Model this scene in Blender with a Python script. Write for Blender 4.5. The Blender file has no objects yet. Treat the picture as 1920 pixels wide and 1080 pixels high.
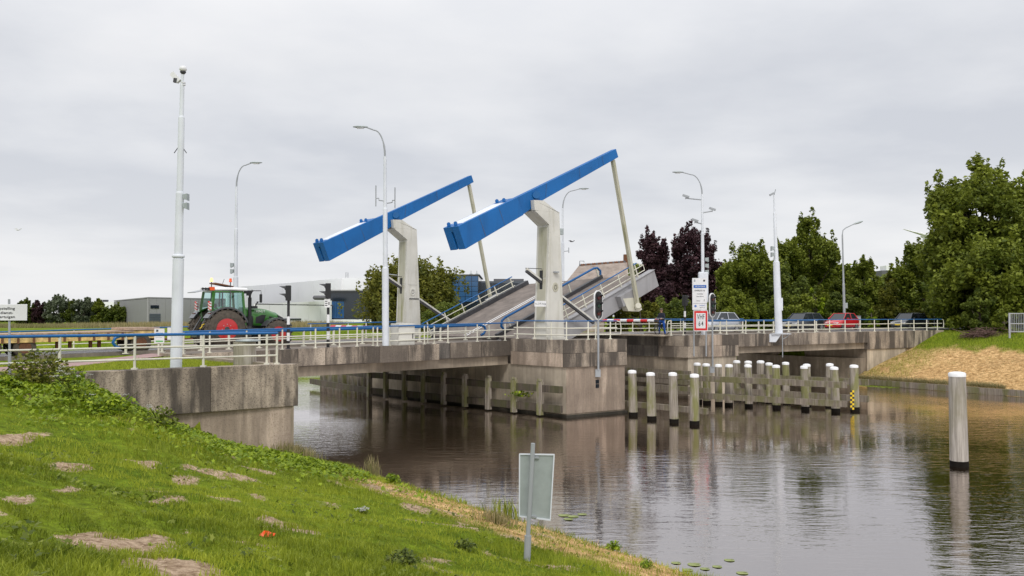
import bpy, math, random
import numpy as np
from mathutils import Vector, Matrix
R = random.Random(7); rng = np.random.default_rng(7)
scene = bpy.context.scene; COL = scene.collection
# ------------------------------------------------------------------ camera, light, exposure
F = 1800.0; CZ = 1.28; TH = math.atan(52/F); CT, ST = math.cos(TH), math.sin(TH)
cam = bpy.data.cameras.new('camera'); camo = bpy.data.objects.new('camera', cam); COL.objects.link(camo)
cam.sensor_width = 36; cam.lens = 36*F/1920; cam.clip_start = .1; cam.clip_end = 6000
camo.location = (0, 0, CZ); camo.rotation_euler = (math.pi/2+TH, 0, 0); scene.camera = camo
SUN_EL, SUN_AZ = math.radians(46), math.radians(-179)   # azimuth measured from +Y towards +X
sl = bpy.data.lights.new('sun', 'SUN'); sl.energy = 1.5; sl.angle = math.radians(14); sl.color = (1, .965, .92)
so = bpy.data.objects.new('sun', sl); COL.objects.link(so)
sdir = Vector((math.cos(SUN_EL)*math.sin(-SUN_AZ), math.cos(SUN_EL)*math.cos(SUN_AZ), math.sin(SUN_EL)))
so.rotation_euler = sdir.to_track_quat('Z', 'Y').to_euler()
scene.view_settings.view_transform = 'Standard'; scene.view_settings.look = 'None'
scene.view_settings.exposure = 0.0; scene.view_settings.gamma = 1
wd = bpy.data.worlds.new('World'); scene.world = wd; wd.use_nodes = True
N, L = wd.node_tree.nodes, wd.node_tree.links
for n in list(N): N.remove(n)
def wn(t, **k):
    n = N.new(t)
    for a, b in k.items(): setattr(n, a, b)
    return n
wo = wn('ShaderNodeOutputWorld'); sky = wn('ShaderNodeTexSky', sky_type='NISHITA', sun_disc=False, sun_elevation=SUN_EL, sun_rotation=SUN_AZ)
bs = wn('ShaderNodeBackground'); bs.inputs[1].default_value = .09; L.new(sky.outputs[0], bs.inputs[0])
tc = wn('ShaderNodeTexCoord'); sp = wn('ShaderNodeSeparateXYZ'); L.new(tc.outputs['Generated'], sp.inputs[0])
def wm(op, a, b=None):
    n = wn('ShaderNodeMath', operation=op)
    for i, x in enumerate((a, b)):
        if x is None: continue
        if isinstance(x, (int, float)): n.inputs[i].default_value = x
        else: L.new(x, n.inputs[i])
    return n.outputs[0]
zz = wm('ADD', wm('MAXIMUM', sp.outputs[2], 0.0), .13)
cx = wm('DIVIDE', sp.outputs[0], zz); cy = wm('DIVIDE', sp.outputs[1], zz)
cv = wn('ShaderNodeCombineXYZ'); L.new(cx, cv.inputs[0]); L.new(cy, cv.inputs[1]); cv.inputs[2].default_value = 14.7
n1 = wn('ShaderNodeTexNoise'); n1.inputs['Scale'].default_value = .42; n1.inputs['Detail'].default_value = 7; n1.inputs['Roughness'].default_value = .52; n1.inputs['Distortion'].default_value = .35
L.new(cv.outputs[0], n1.inputs['Vector'])
n2 = wn('ShaderNodeTexNoise'); n2.inputs['Scale'].default_value = 1.7; n2.inputs['Detail'].default_value = 5; L.new(cv.outputs[0], n2.inputs['Vector'])
nm = wm('ADD', wm('MULTIPLY', n1.outputs[0], .72), wm('MULTIPLY', n2.outputs[0], .28))
cr = wn('ShaderNodeValToRGB'); e = cr.color_ramp.elements
e[0].position = .37; e[0].color = (.64, .66, .71, 1); e[1].position = .58; e[1].color = (.88, .88, .895, 1)
m_ = cr.color_ramp.elements.new(.49); m_.color = (.79, .80, .83, 1)
L.new(nm, cr.inputs[0])
# pale band towards the horizon, overcast brightening towards the zenith
hz = wn('ShaderNodeMapRange'); hz.inputs[1].default_value = 0; hz.inputs[2].default_value = .17; hz.inputs[3].default_value = .55; hz.inputs[4].default_value = 0; L.new(sp.outputs[2], hz.inputs[0])
mh = wn('ShaderNodeMix', data_type='RGBA'); L.new(hz.outputs[0], mh.inputs[0]); L.new(cr.outputs[0], mh.inputs[6]); mh.inputs[7].default_value = (.86, .86, .875, 1)
bc = wn('ShaderNodeBackground'); L.new(mh.outputs[2], bc.inputs[0])
zs = wn('ShaderNodeMapRange'); zs.inputs[1].default_value = .25; zs.inputs[2].default_value = 1; zs.inputs[3].default_value = 1.03; zs.inputs[4].default_value = 1.75; L.new(sp.outputs[2], zs.inputs[0]); L.new(zs.outputs[0], bc.inputs[1])
ms = wn('ShaderNodeMixShader'); ms.inputs[0].default_value = .94; L.new(bs.outputs[0], ms.inputs[1]); L.new(bc.outputs[0], ms.inputs[2]); L.new(ms.outputs[0], wo.inputs[0])
# ------------------------------------------------------------------ picture/world geometry helpers
Bx, By = -.09, 53.9; UX, UY = .783, .622; VX, VY = -.622, .783     # bridge frame: u along the road, v across it
def W(u, v, z=0): return Vector((Bx+UX*u+VX*v, By+UY*u+VY*v, z))
def invW(x, y): dx, dy = x-Bx, y-By; return dx*UX+dy*UY, dx*VX+dy*VY
def ray(px, py):
    a, b = (px-960)/F, (540-py)/F
    return Vector((a, CT-b*ST, ST+b*CT))
def at(px, py, z=0): d = ray(px, py); t = (z-CZ)/d.z; return Vector((d.x*t, d.y*t, z))
def pd(px, Y, z): return Vector(((px-960)/F*(Y*CT+(z-CZ)*ST), Y, z))
def zat(py, Y): b = (540-py)/F; return CZ+Y*(b*CT+ST)/(CT-b*ST)
def pv(px, py, v):                       # point of the plane v = const seen at a pixel, as (u, z)
    d = ray(px, py); ox, oy = -Bx, -By
    t = (v-(ox*VX+oy*VY))/(d.x*VX+d.y*VY)
    return (ox+d.x*t)*UX+(oy+d.y*t)*UY, CZ+d.z*t
def upx(px, v, z=0):
    k = (px-960)/F
    return (k*(By+VY*v)-(Bx+VX*v))/(UX-k*UY)
def interp(x, pts):
    if x <= pts[0][0]: return pts[0][1]
    for (a, b), (c, d) in zip(pts, pts[1:]):
        if x <= c: return b+(d-b)*(x-a)/(c-a)
    return pts[-1][1]
ZR = [(-70, -1.0), (-40, -.85), (-30, -.68), (-24, -.56), (-18.9, -.44), (-12.9, -.32), (0, -.12), (4.4, 0), (40, .0), (60, -.02), (120, -.2)]
def zr(u): return interp(u, ZR)
WAT = -4.05
# ------------------------------------------------------------------ materials
MATS = {}
def nt(name):
    m = bpy.data.materials.new(name); m.use_nodes = True; MATS[name] = m
    t = m.node_tree; return m, t, t.nodes, t.links, t.nodes['Principled BSDF']
def noise(t, scale, detail=3, vec=None, rough=.5, kind='ShaderNodeTexNoise'):
    n = t.nodes.new(kind); n.inputs['Scale'].default_value = scale
    if 'Detail' in n.inputs: n.inputs['Detail'].default_value = detail; n.inputs['Roughness'].default_value = rough
    if vec is not None: t.links.new(vec, n.inputs['Vector'])
    return n
def ramp(t, fac, stops):
    r = t.nodes.new('ShaderNodeValToRGB'); el = r.color_ramp.elements
    while len(el) < len(stops): el.new(.5)
    for e, (p, c) in zip(el, stops): e.position = p; e.color = (*c, 1) if len(c) == 3 else c
    t.links.new(fac, r.inputs[0]); return r.outputs[0]
def mixc(t, a, b, fac, mode='MIX'):
    n = t.nodes.new('ShaderNodeMix'); n.data_type = 'RGBA'; n.blend_type = mode
    for s, x in ((0, fac), (6, a), (7, b)):
        if isinstance(x, (int, float)): n.inputs[s].default_value = x
        elif isinstance(x, tuple): n.inputs[s].default_value = (*x, 1)
        else: t.links.new(x, n.inputs[s])
    return n.outputs[2]
def wcoord(t, sx=1, sy=1, sz=1, kind='Object'):
    c = t.nodes.new('ShaderNodeTexCoord'); m = t.nodes.new('ShaderNodeMapping'); m.inputs['Scale'].default_value = (sx, sy, sz)
    if kind == 'World':
        g = t.nodes.new('ShaderNodeNewGeometry'); t.links.new(g.outputs['Position'], m.inputs[0])
    else: t.links.new(c.outputs[kind], m.inputs[0])
    return m.outputs[0]
def bump(t, h, strength, dist=.02):
    b = t.nodes.new('ShaderNodeBump'); b.inputs['Strength'].default_value = strength; b.inputs['Distance'].default_value = dist
    t.links.new(h, b.inputs['Height']); t.links.new(b.outputs[0], t.nodes['Principled BSDF'].inputs['Normal'])
def plain(name, col, rough=.5, metal=0, var=.18, scale=3.0, bmp=0, coat=0):
    m, t, n, l, p = nt(name); p.inputs['Roughness'].default_value = rough; p.inputs['Metallic'].default_value = metal
    if coat: p.inputs['Coat Weight'].default_value = coat
    if var:
        nz = noise(t, scale, 5, wcoord(t), .6); d = tuple(c*(1-var) for c in col); b = tuple(min(1, c*(1+var)) for c in col)
        l.new(ramp(t, nz.outputs[0], [(.3, d), (.7, b)]), p.inputs['Base Color'])
        if bmp: bump(t, noise(t, scale*12, 3, wcoord(t)).outputs[0], bmp)
    else: p.inputs['Base Color'].default_value = (*col, 1)
    return m
def concrete(name, base, dark, light, stain, speck=1.0, stamt=.75, fine=38):
    m, t, n, l, p = nt(name); p.inputs['Roughness'].default_value = .92
    w = wcoord(t, kind='World'); oi = n.new('ShaderNodeObjectInfo'); va = n.new('ShaderNodeVectorMath'); va.operation = 'SCALE'; va.inputs[0].default_value = (37, 19, 3); l.new(oi.outputs['Random'], va.inputs['Scale']); v = noise(t, fine, 2, w, kind='ShaderNodeTexVoronoi')
    a = ramp(t, v.outputs['Color'], [(.25, dark), (.5, base), (.82, light)])
    a = mixc(t, base, a, speck)
    big = noise(t, .55, 4, w, .6); a = mixc(t, a, ramp(t, big.outputs[0], [(.35, (.62, .6, .58)), (.65, (1.12, 1.1, 1.06))]), .85, 'MULTIPLY')
    ad_ = n.new('ShaderNodeVectorMath'); l.new(wcoord(t, 1, 1, .16, 'World'), ad_.inputs[0]); l.new(va.outputs[0], ad_.inputs[1]); st = noise(t, 1.0, 5, ad_.outputs[0], .62)            # run-off stains, long in z
    a = mixc(t, a, stain, ramp(t, st.outputs[0], [(.41, (0, 0, 0)), (.54, (stamt,)*3)]))
    fi = noise(t, 6, 4, wcoord(t, 1, 1, .08, 'World'), .7); a = mixc(t, a, ramp(t, fi.outputs[0], [(.3, (.72, .72, .72)), (.7, (1.1, 1.1, 1.08))]), .7, 'MULTIPLY')
    l.new(a, p.inputs['Base Color']); bump(t, v.outputs['Distance'], .35*speck, .01); return m
concrete('aggregate', (.27, .22, .175), (.14, .11, .085), (.50, .42, .34), (.055, .045, .038), stamt=.86, fine=33)
concrete('aggregate_b', (.29, .24, .195), (.16, .13, .10), (.52, .44, .36), (.075, .06, .05), stamt=.75, fine=33)
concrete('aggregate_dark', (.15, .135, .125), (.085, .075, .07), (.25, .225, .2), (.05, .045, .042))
concrete('smooth_concrete', (.47, .385, .29), (.36, .30, .24), (.46, .40, .33), (.19, .155, .12), speck=.5, stamt=.55)
concrete('pink_concrete', (.44, .345, .27), (.26, .195, .15), (.60, .49, .40), (.19, .145, .11), speck=.85, stamt=.6, fine=33)
concrete('pale_concrete', (.62, .535, .42), (.45, .39, .32), (.56, .50, .42), (.24, .20, .155), speck=.3, stamt=.5)
concrete('wet_concrete', (.05, .042, .032), (.03, .025, .02), (.07, .06, .045), (.02, .018, .012))
concrete('pavement', (.23, .195, .165), (.16, .135, .115), (.33, .29, .25), (.13, .11, .095), speck=.6, stamt=.3)
plain('asphalt', (.12, .115, .115), .9, var=.2, scale=2, bmp=.3)
plain('leaf_asphalt', (.19, .16, .14), .9, var=.28, scale=1.4, bmp=.4)
plain('pink_paving', (.36, .235, .225), .9, var=.15, scale=1.2, bmp=.2)
def painted(name, col, dirt, amt=.35, rough=.42):
    m, t, n, l, p = nt(name); p.inputs['Roughness'].default_value = rough
    st = noise(t, 2.6, 6, wcoord(t, 1, 1, .12, 'World'), .65)
    a = mixc(t, col, dirt, ramp(t, st.outputs[0], [(.5, (0, 0, 0)), (.75, (amt,)*3)]))
    b = noise(t, .8, 3, wcoord(t, kind='World')); a = mixc(t, a, ramp(t, b.outputs[0], [(.3, (.86, .86, .86)), (.7, (1.04, 1.04, 1.04))]), 1.0, 'MULTIPLY')
    l.new(a, p.inputs['Base Color']); return m
painted('blue_paint', (.0, .125, .40), (.003, .07, .22), .4, .6)
painted('rail_blue', (.005, .115, .34), (.01, .06, .15), .3, .35)
painted('tower_paint', (.66, .645, .59), (.33, .31, .20), .55)
painted('tower_green', (.50, .48, .38), (.24, .235, .08), .95); painted('beam_rust', (.03, .10, .25), (.10, .06, .04), .9)
painted('rail_cream', (.70, .68, .575), (.45, .42, .33), .4, .45)
painted('white_pole', (.72, .75, .80), (.55, .56, .58), .2, .6)
painted('girder_grey', (.34, .335, .345), (.22, .21, .215), .5, .6)
painted('galvanised', (.36, .38, .40), (.22, .235, .25), .5, .45)
painted('sign_white', (.78, .78, .79), (.6, .6, .6), .2, .4)
plain('sign_back', (.38, .42, .42), .5, .3, .1, 4)
plain('dark_metal', (.045, .045, .05), .5, 0, .3); plain('black_plastic', (.018, .018, .02), .45, 0, .2)
plain('rust', (.16, .07, .035), .9, 0, .4, 8); plain('red', (.62, .012, .012), .4, 0, .1); plain('white', (.8, .8, .8), .45, 0, .05)
plain('black', (.02, .02, .022), .5, 0, .1); plain('sign_blue', (.01, .11, .42), .4, 0, .05); plain('yellow', (.75, .52, .01), .5, 0, .1)
plain('sign_green', (.10, .42, .08), .4, 0, .1); plain('orange', (.8, .10, .01), .5, 0, .1); plain('lamp_red', (.10, .008, .008), .3, 0, 0); plain('lamp_green', (.006, .05, .03), .3, 0, 0)
plain('tyre', (.035, .032, .03), .9, 0, .35, 9); plain('mud_tyre', (.085, .07, .055), .95, 0, .4, 7)
def wood(name, a, b, moss, mossamt):
    m, t, n, l, p = nt(name); p.inputs['Roughness'].default_value = .9
    g = noise(t, 9, 6, wcoord(t, 1, 1, .05, 'World'), .7)
    c = ramp(t, g.outputs[0], [(.28, a), (.5, tuple((x+y)/2 for x, y in zip(a, b))), (.72, b)])
    k = noise(t, 1.6, 4, wcoord(t, 1, 1, .35, 'World'), .6); c = mixc(t, c, moss, ramp(t, k.outputs[0], [(.46, (0, 0, 0)), (.6, (mossamt,)*3)]))
    l.new(c, p.inputs['Base Color']); bump(t, g.outputs[0], .5, .02); return m
wood('pile_wood', (.13, .105, .08), (.46, .41, .345), (.17, .175, .035), .75)
wood('pile_wood_grey', (.15, .13, .11), (.56, .51, .45), (.22, .20, .12), .5)
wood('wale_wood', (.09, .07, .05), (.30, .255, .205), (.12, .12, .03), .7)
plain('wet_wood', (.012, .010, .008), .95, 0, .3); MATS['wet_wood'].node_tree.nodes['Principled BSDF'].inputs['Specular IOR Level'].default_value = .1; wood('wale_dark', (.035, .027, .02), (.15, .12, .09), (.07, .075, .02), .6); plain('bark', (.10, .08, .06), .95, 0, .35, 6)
def leafy(name, c1, c2, trans=.3):
    m, t, n, l, p = nt(name); p.inputs['Roughness'].default_value = .55
    a = n.new('ShaderNodeAttribute'); a.attribute_name = 'tint'
    col = ramp(t, a.outputs['Fac'], [(0, c1), (1, c2)]); l.new(col, p.inputs['Base Color']); p.inputs['Specular IOR Level'].default_value = .25
    tr = n.new('ShaderNodeBsdfTranslucent'); l.new(col, tr.inputs[0]); mx = n.new('ShaderNodeMixShader'); mx.inputs[0].default_value = trans
    l.new(p.outputs[0], mx.inputs[1]); l.new(tr.outputs[0], mx.inputs[2]); l.new(mx.outputs[0], n['Material Output'].inputs[0]); return m
leafy('leaf_green', (.055, .085, .010), (.27, .31, .04)); leafy('leaf_dark', (.035, .06, .010), (.18, .22, .035))
leafy('leaf_olive', (.055, .075, .012), (.25, .245, .035)); leafy('leaf_purple', (.022, .010, .014), (.105, .052, .060), .15)
leafy('leaf_willow', (.085, .11, .07), (.20, .23, .14)); leafy('leaf_light', (.07, .14, .008), (.36, .45, .025))
leafy('grass_blade', (.06, .105, .006), (.47, .52, .05), .35); leafy('hay', (.30, .18, .07), (.82, .57, .27), .2)
leafy('reed', (.16, .17, .05), (.45, .36, .2), .3); leafy('flower_white', (.6, .6, .55), (.8, .8, .75), .2)
def glassy(name, col, rough=.08):
    m, t, n, l, p = nt(name); p.inputs['Base Color'].default_value = (*col, 1); p.inputs['Roughness'].default_value = rough; p.inputs['Specular IOR Level'].default_value = .8; return m
glassy('car_glass', (.02, .025, .03)); glassy('blue_glass', (.03, .10, .24), .12); glassy('dark_glass', (.012, .02, .032), .12)
def paint(name, col, metal=.2):
    m = plain(name, col, .3, metal, .05, 2, 0, .8); return m
paint('car_silver', (.50, .52, .56), .5); paint('car_black', (.02, .024, .034)); paint('car_red', (.55, .012, .02)); paint('car_darkred', (.26, .012, .018)); paint('car_grey', (.05, .058, .075), .4)
paint('tractor_green', (.03, .155, .014), 0); paint('tractor_dark', (.05, .052, .055), 0); paint('rim_red', (.55, .015, .018), 0)
def tglass(name):
    m, t, n, l, p = nt(name); tr = n.new('ShaderNodeBsdfTransparent'); tr.inputs[0].default_value = (.62, .84, .82, 1); g = n.new('ShaderNodeBsdfGlossy'); g.inputs[1].default_value = .05
    mx = n.new('ShaderNodeMixShader'); mx.inputs[0].default_value = .14; l.new(tr.outputs[0], mx.inputs[1]); l.new(g.outputs[0], mx.inputs[2]); l.new(mx.outputs[0], n['Material Output'].inputs[0]); return m
tglass('cab_glass')
plain('trailer_yellow', (.66, .46, .19), .8, 0, .5, 5); plain('trailer_wood', (.42, .30, .22), .9, 0, .35, 5)
plain('skin', (.50, .28, .20), .6, 0, .05); plain('navy', (.012, .016, .035), .8, 0, .2); plain('workwear_blue', (.01, .09, .42), .8, 0, .15); plain('hair', (.12, .09, .06), .8, 0, .2)
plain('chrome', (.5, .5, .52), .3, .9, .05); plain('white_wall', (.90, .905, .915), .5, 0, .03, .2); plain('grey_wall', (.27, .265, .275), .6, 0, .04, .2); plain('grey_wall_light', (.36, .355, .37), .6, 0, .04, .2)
plain('roof_grey', (.12, .12, .13), .7, 0, .1); plain('door_dark', (.10, .115, .145), .5, 0, .05)
def amber():
    m, t, n, l, p = nt('amber_lamp'); p.inputs['Base Color'].default_value = (.9, .4, .05, 1); p.inputs['Emission Color'].default_value = (1, .6, .25, 1); p.inputs['Emission Strength'].default_value = 1.6
amber()
m, t, n, l, p = nt('thatch'); p.inputs['Roughness'].default_value = 1
a = noise(t, 1.2, 6, wcoord(t, 1, 1, .6), .7); l.new(ramp(t, a.outputs[0], [(.3, (.20, .16, .135)), (.7, (.42, .35, .30))]), p.inputs['Base Color']); bump(t, a.outputs[0], .6, .2)
# ------------------------------------------------------------------ mesh builder
class MB:
    def __init__(s): s.v = []; s.f = []; s.m = []; s.s = []; s.mats = []
    def mi(s, mat):
        if mat is None: return 0
        if mat not in s.mats: s.mats.append(mat)
        return s.mats.index(mat)
    def add(s, vs, fs, mat=None, sm=False):
        b = len(s.v); s.v += [tuple(x) for x in vs]; k = s.mi(mat)
        for f in fs: s.f.append([b+i for i in f]); s.m.append(k); s.s.append(sm)
        return s
    def box(s, x0, x1, y0, y1, z0, z1, mat=None, fn=None):
        vs = [(x, y, z) for z in (z0, z1) for y in (y0, y1) for x in (x0, x1)]
        if fn: vs = [fn(*q) for q in vs]
        return s.add(vs, [(0, 2, 3, 1), (4, 5, 7, 6), (0, 1, 5, 4), (2, 6, 7, 3), (0, 4, 6, 2), (1, 3, 7, 5)], mat)
    def bar(s, a, b, w, h, mat=None, up=(0, 0, 1)):
        a, b = Vector(a), Vector(b); d = (b-a).normalized(); sd = d.cross(Vector(up)).normalized(); u = sd.cross(d)
        vs = [p+sd*(i*w/2)+u*(j*h/2) for p in (a, b) for i, j in ((-1, -1), (1, -1), (1, 1), (-1, 1))]
        return s.add(vs, [(0, 3, 2, 1), (4, 5, 6, 7), (0, 1, 5, 4), (1, 2, 6, 5), (2, 3, 7, 6), (3, 0, 4, 7)], mat)
    def tube(s, pts, r, n=6, mat=None, cap=True):
        pts = [Vector(p) for p in pts]; rs = r if isinstance(r, (list, tuple)) else [r]*len(pts)
        ref = Vector((.13, .31, .94)); vs = []; prev = None
        for i, p in enumerate(pts):
            d = (pts[min(i+1, len(pts)-1)]-pts[max(i-1, 0)]).normalized()
            if prev is None: prev = d.cross(ref if abs(d.dot(ref)) < .95 else Vector((1, 0, 0))).normalized()
            a = (prev-d*prev.dot(d)).normalized(); prev = a; b = d.cross(a)
            vs += [p+(a*math.cos(2*math.pi*k/n)+b*math.sin(2*math.pi*k/n))*rs[i] for k in range(n)]
        fs = [(i*n+k, i*n+(k+1) % n, (i+1)*n+(k+1) % n, (i+1)*n+k) for i in range(len(pts)-1) for k in range(n)]
        s.add(vs, fs, mat, True)
        if cap:
            s.add(vs[:n], [tuple(range(n))[::-1]], mat); s.add(vs[-n:], [tuple(range(n))], mat)
        return s
    def lathe(s, c, prof, n=16, mat=None, ax='z', sm=True, cap=True):
        vs = []
        for r, h in prof:
            for k in range(n):
                a = 2*math.pi*k/n; p = (r*math.cos(a), r*math.sin(a), h)
                if ax == 'y': p = (p[0], p[2], p[1])
                if ax == 'x': p = (p[2], p[0], p[1])
                vs.append((c[0]+p[0], c[1]+p[1], c[2]+p[2]))
        fs = [(i*n+k, i*n+(k+1) % n, (i+1)*n+(k+1) % n, (i+1)*n+k) for i in range(len(prof)-1) for k in range(n)]
        s.add(vs, fs, mat, sm)
        if not cap: return s
        s.add(vs[:n], [tuple(range(n))[::-1]], mat); s.add(vs[-n:], [tuple(range(n))], mat)
        return s
    def prism(s, poly, fn, a, b, mat=None):      # poly of 2D points, fn(p, q, depth) -> world
        n = len(poly); vs = [fn(p, q, d) for d in (a, b) for p, q in poly]
        s.add(vs, [tuple(range(n))[::-1], tuple(range(n, 2*n))]+[(i, (i+1) % n, n+(i+1) % n, n+i) for i in range(n)], mat); return s
    def loft(s, rings, mat=None, sm=True, caps=True):
        n = len(rings[0]); vs = [p for r in rings for p in r]
        s.add(vs, [(i*n+k, i*n+(k+1) % n, (i+1)*n+(k+1) % n, (i+1)*n+k) for i in range(len(rings)-1) for k in range(n)], mat, sm)
        if caps:
            s.add(vs[:n], [tuple(range(n))[::-1]], mat); s.add(vs[-n:], [tuple(range(n))], mat)
        return s
ORG = {}
def fixn(me):
    import bmesh
    bm = bmesh.new(); bm.from_mesh(me); bmesh.ops.recalc_face_normals(bm, faces=bm.faces); bm.to_mesh(me); bm.free()
def build(name, mb, mat=None, parent=None, loc=None, label=None, cat=None, group=None, kind=None, bev=0):
    """links the builder as one mesh object; vertices are given in the root's parent frame (world for things placed in world)"""
    o0 = ORG.get(parent.name, Vector((0, 0, 0))) if parent else (Vector(loc) if loc is not None else Vector((0, 0, 0)))
    me = bpy.data.meshes.new(name); me.from_pydata([(x-o0.x, y-o0.y, z-o0.z) for x, y, z in mb.v], [], mb.f)
    names = mb.mats or [mat]
    for k in names: me.materials.append(MATS[k])
    me.polygons.foreach_set('material_index', mb.m); me.polygons.foreach_set('use_smooth', mb.s)
    if len(mb.f) < 20000: fixn(me)
    o = bpy.data.objects.new(name, me); COL.objects.link(o)
    if bev: md = o.modifiers.new('bevel', 'BEVEL'); md.width = bev; md.segments = 2; md.limit_method = 'ANGLE'
    if parent: o.parent = parent; ORG[o.name] = o0
    else: o.location = o0; ORG[o.name] = o0
    tag(o, label, cat, group, kind); return o
def tag(o, label=None, cat=None, group=None, kind=None):
    if label: o['label'] = label
    if cat: o['category'] = cat
    if group: o['group'] = group
    if kind: o['kind'] = kind
def thing(name, loc, label, cat, group=None, rz=0, local=False):
    o = bpy.data.objects.new(name, None); COL.objects.link(o); o.location = loc; o.rotation_euler.z = rz; o.empty_display_size = .3
    ORG[o.name] = Vector((0, 0, 0)) if (local or rz) else Vector(loc); tag(o, label, cat, group); return o
def dup(o, parent=None):
    c = o.copy(); COL.objects.link(c); c.parent = parent
    for ch in list(o.children): dup(ch, c)
    return c
def text(s, size, origin, xd, yd, mat, parent, ext=.004, name='lettering', align='CENTER', sx=1, bold=0):
    cu = bpy.data.curves.new('t', 'FONT'); cu.body = s; cu.size = size; cu.align_x = align; cu.align_y = 'CENTER'; cu.extrude = ext; cu.resolution_u = 2; cu.offset = bold*size; cu.space_line = .95
    to = bpy.data.objects.new('t', cu); COL.objects.link(to); dg = bpy.context.evaluated_depsgraph_get(); me = bpy.data.meshes.new_from_object(to.evaluated_get(dg))
    bpy.data.objects.remove(to); xd = Vector(xd).normalized(); yd = Vector(yd).normalized(); zd = xd.cross(yd)
    M = Matrix((xd, yd, zd)).transposed().to_4x4(); M.translation = Vector(origin)-ORG[parent.name]; me.transform(Matrix.Diagonal((sx, 1, 1, 1))); me.transform(M); me.name = name
    me.materials.clear(); me.materials.append(MATS[mat]); o = bpy.data.objects.new(name, me); COL.objects.link(o); o.parent = parent; ORG[o.name] = ORG[parent.name]; return o
# ------------------------------------------------------------------ terrain and water
OX, OY, DX, DY, NX, NY = -8.0, 37.2, .557, -.8305, .8305, .557       # canal frame: w along, t across (land left of t=0)
TR = 49.7                                                          # right waterline
def sstep(a, b, x): k = np.clip((x-a)/(b-a), 0, 1); return k*k*(3-2*k)
PROF_W = ([0, .25, 2.2, 4.4, 6.8, 9.4, 12, 16], [-4.1, -3.95, -3.38, -2.9, -1.98, -.55, -.42, -.4])
PROF_U = ([0, .25, 14.1, 16, 18], [-4.1, -3.92, -.42, -.38, -.38])
PROF_R = ([0, .2, .3, 2.2, 8, 13.4, 17, 60], [-4.1, -4.05, -3.62, -3.2, -1.6, -.22, -.12, -.1])
ZU, ZZ = [p[0] for p in ZR], [p[1] for p in ZR]
A1, A2, A3 = pd(560, 1800/55.5, -.34), pd(118, 1800/65.8, -.34), pd(-160, 1800/71.5, -.36)      # wing wall line
WLX, WLY = A1.x, A1.y; _d = (A1-A2).normalized(); WNX, WNY = -_d.y, _d.x
def hgt(x, y, raw=False):
    x = np.asarray(x, float); y = np.asarray(y, float)
    t = (x-OX)*NX+(y-OY)*NY; w = (x-OX)*DX+(y-OY)*DY
    u = (x-Bx)*UX+(y-By)*UY; v = (x-Bx)*VX+(y-By)*VY
    tau = -t; k = sstep(7, 19, w)
    front = np.interp(tau, *PROF_W)*(1-k)+np.interp(tau, *PROF_U)*k
    front = front + sstep(18, 60, tau)*(-.35)
    lump = .045*np.sin(x*1.9+y*.7)*np.sin(y*1.3-x*.4)+.03*np.sin(x*4.1-y*3.3)+.02*np.sin(x*7.7+y*6.1)
    front = front+lump*sstep(.5, 3, tau)
    plat = np.interp(u, ZU, ZZ)-.05
    behind_l = np.where(u < -19.25, plat, -5.2)
    left = np.where((x-WLX)*WNX+(y-WLY)*WNY > .28, behind_l, front)
    farb = np.interp(tau, [0, .3, 7, 9], [-4.1, -3.9, -.6, -.5])
    left = np.where(v > 17, np.where(tau > 9, np.minimum(plat, farb), farb), left)
    tr = t-TR
    fr = np.interp(tr, *PROF_R)+.10*np.sin(x*.5+y*.4)*np.sin(y*.37-x*.3)*sstep(1, 3, tr)
    fr = np.where((v > .3) & (u < 36.3), -5.2, np.where(v > 1.7, -.06, fr))
    fr = np.where(v > 17, np.interp(tr, [0, .3, 7, 9], [-4.1, -3.9, -.6, -.1]), fr)
    z = np.where(t < 15, left, fr)
    farz = -.75
    bed = (t > 0) & (t < TR)
    z = np.where(bed & ~(((x-WLX)*WNX+(y-WLY)*WNY > .28) & (v < 17) & (u < -19.25)), -5.2, z)
    z = np.where(w < -74, np.maximum(z, -5.2+(farz+5.2)*sstep(-74, -80, w)), z)
    return z
def gp(px, py):
    d = ray(px, py); a = 3.0
    while a < 400:
        p = (d.x*a, d.y*a, CZ+d.z*a)
        if p[2] < float(hgt(p[0], p[1])): break
        a += .05 if a < 60 else .5
    return Vector(p)
def steps(*segs):
    o = []
    for a, b, s in segs: o += list(np.arange(a, b, s))
    return np.array(o+[segs[-1][1]])
ts = steps((-900, -100, 50), (-100, -26, 4), (-26, -16, 1), (-16, .6, .28), (.6, 49, 8), (49, 51, .12), (51, 68, .6), (68, 120, 6), (120, 900, 60))
ws = steps((-1300, -200, 60), (-200, -90, 8), (-90, -22, 2), (-22, 2, .45), (2, 8, .2), (8, 42, .4), (42, 110, 5))
T, Wg = np.meshgrid(ts, ws); X = OX+T*NX+Wg*DX; Y = OY+T*NY+Wg*DY; Z = hgt(X, Y)
nx, ny = len(ts), len(ws)
vco = np.stack([X, Y, Z], -1).reshape(-1, 3)
ii = np.arange(nx*ny).reshape(ny, nx); quads = np.stack([ii[:-1, :-1], ii[:-1, 1:], ii[1:, 1:], ii[1:, :-1]], -1).reshape(-1, 4)[:, ::-1]
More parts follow.
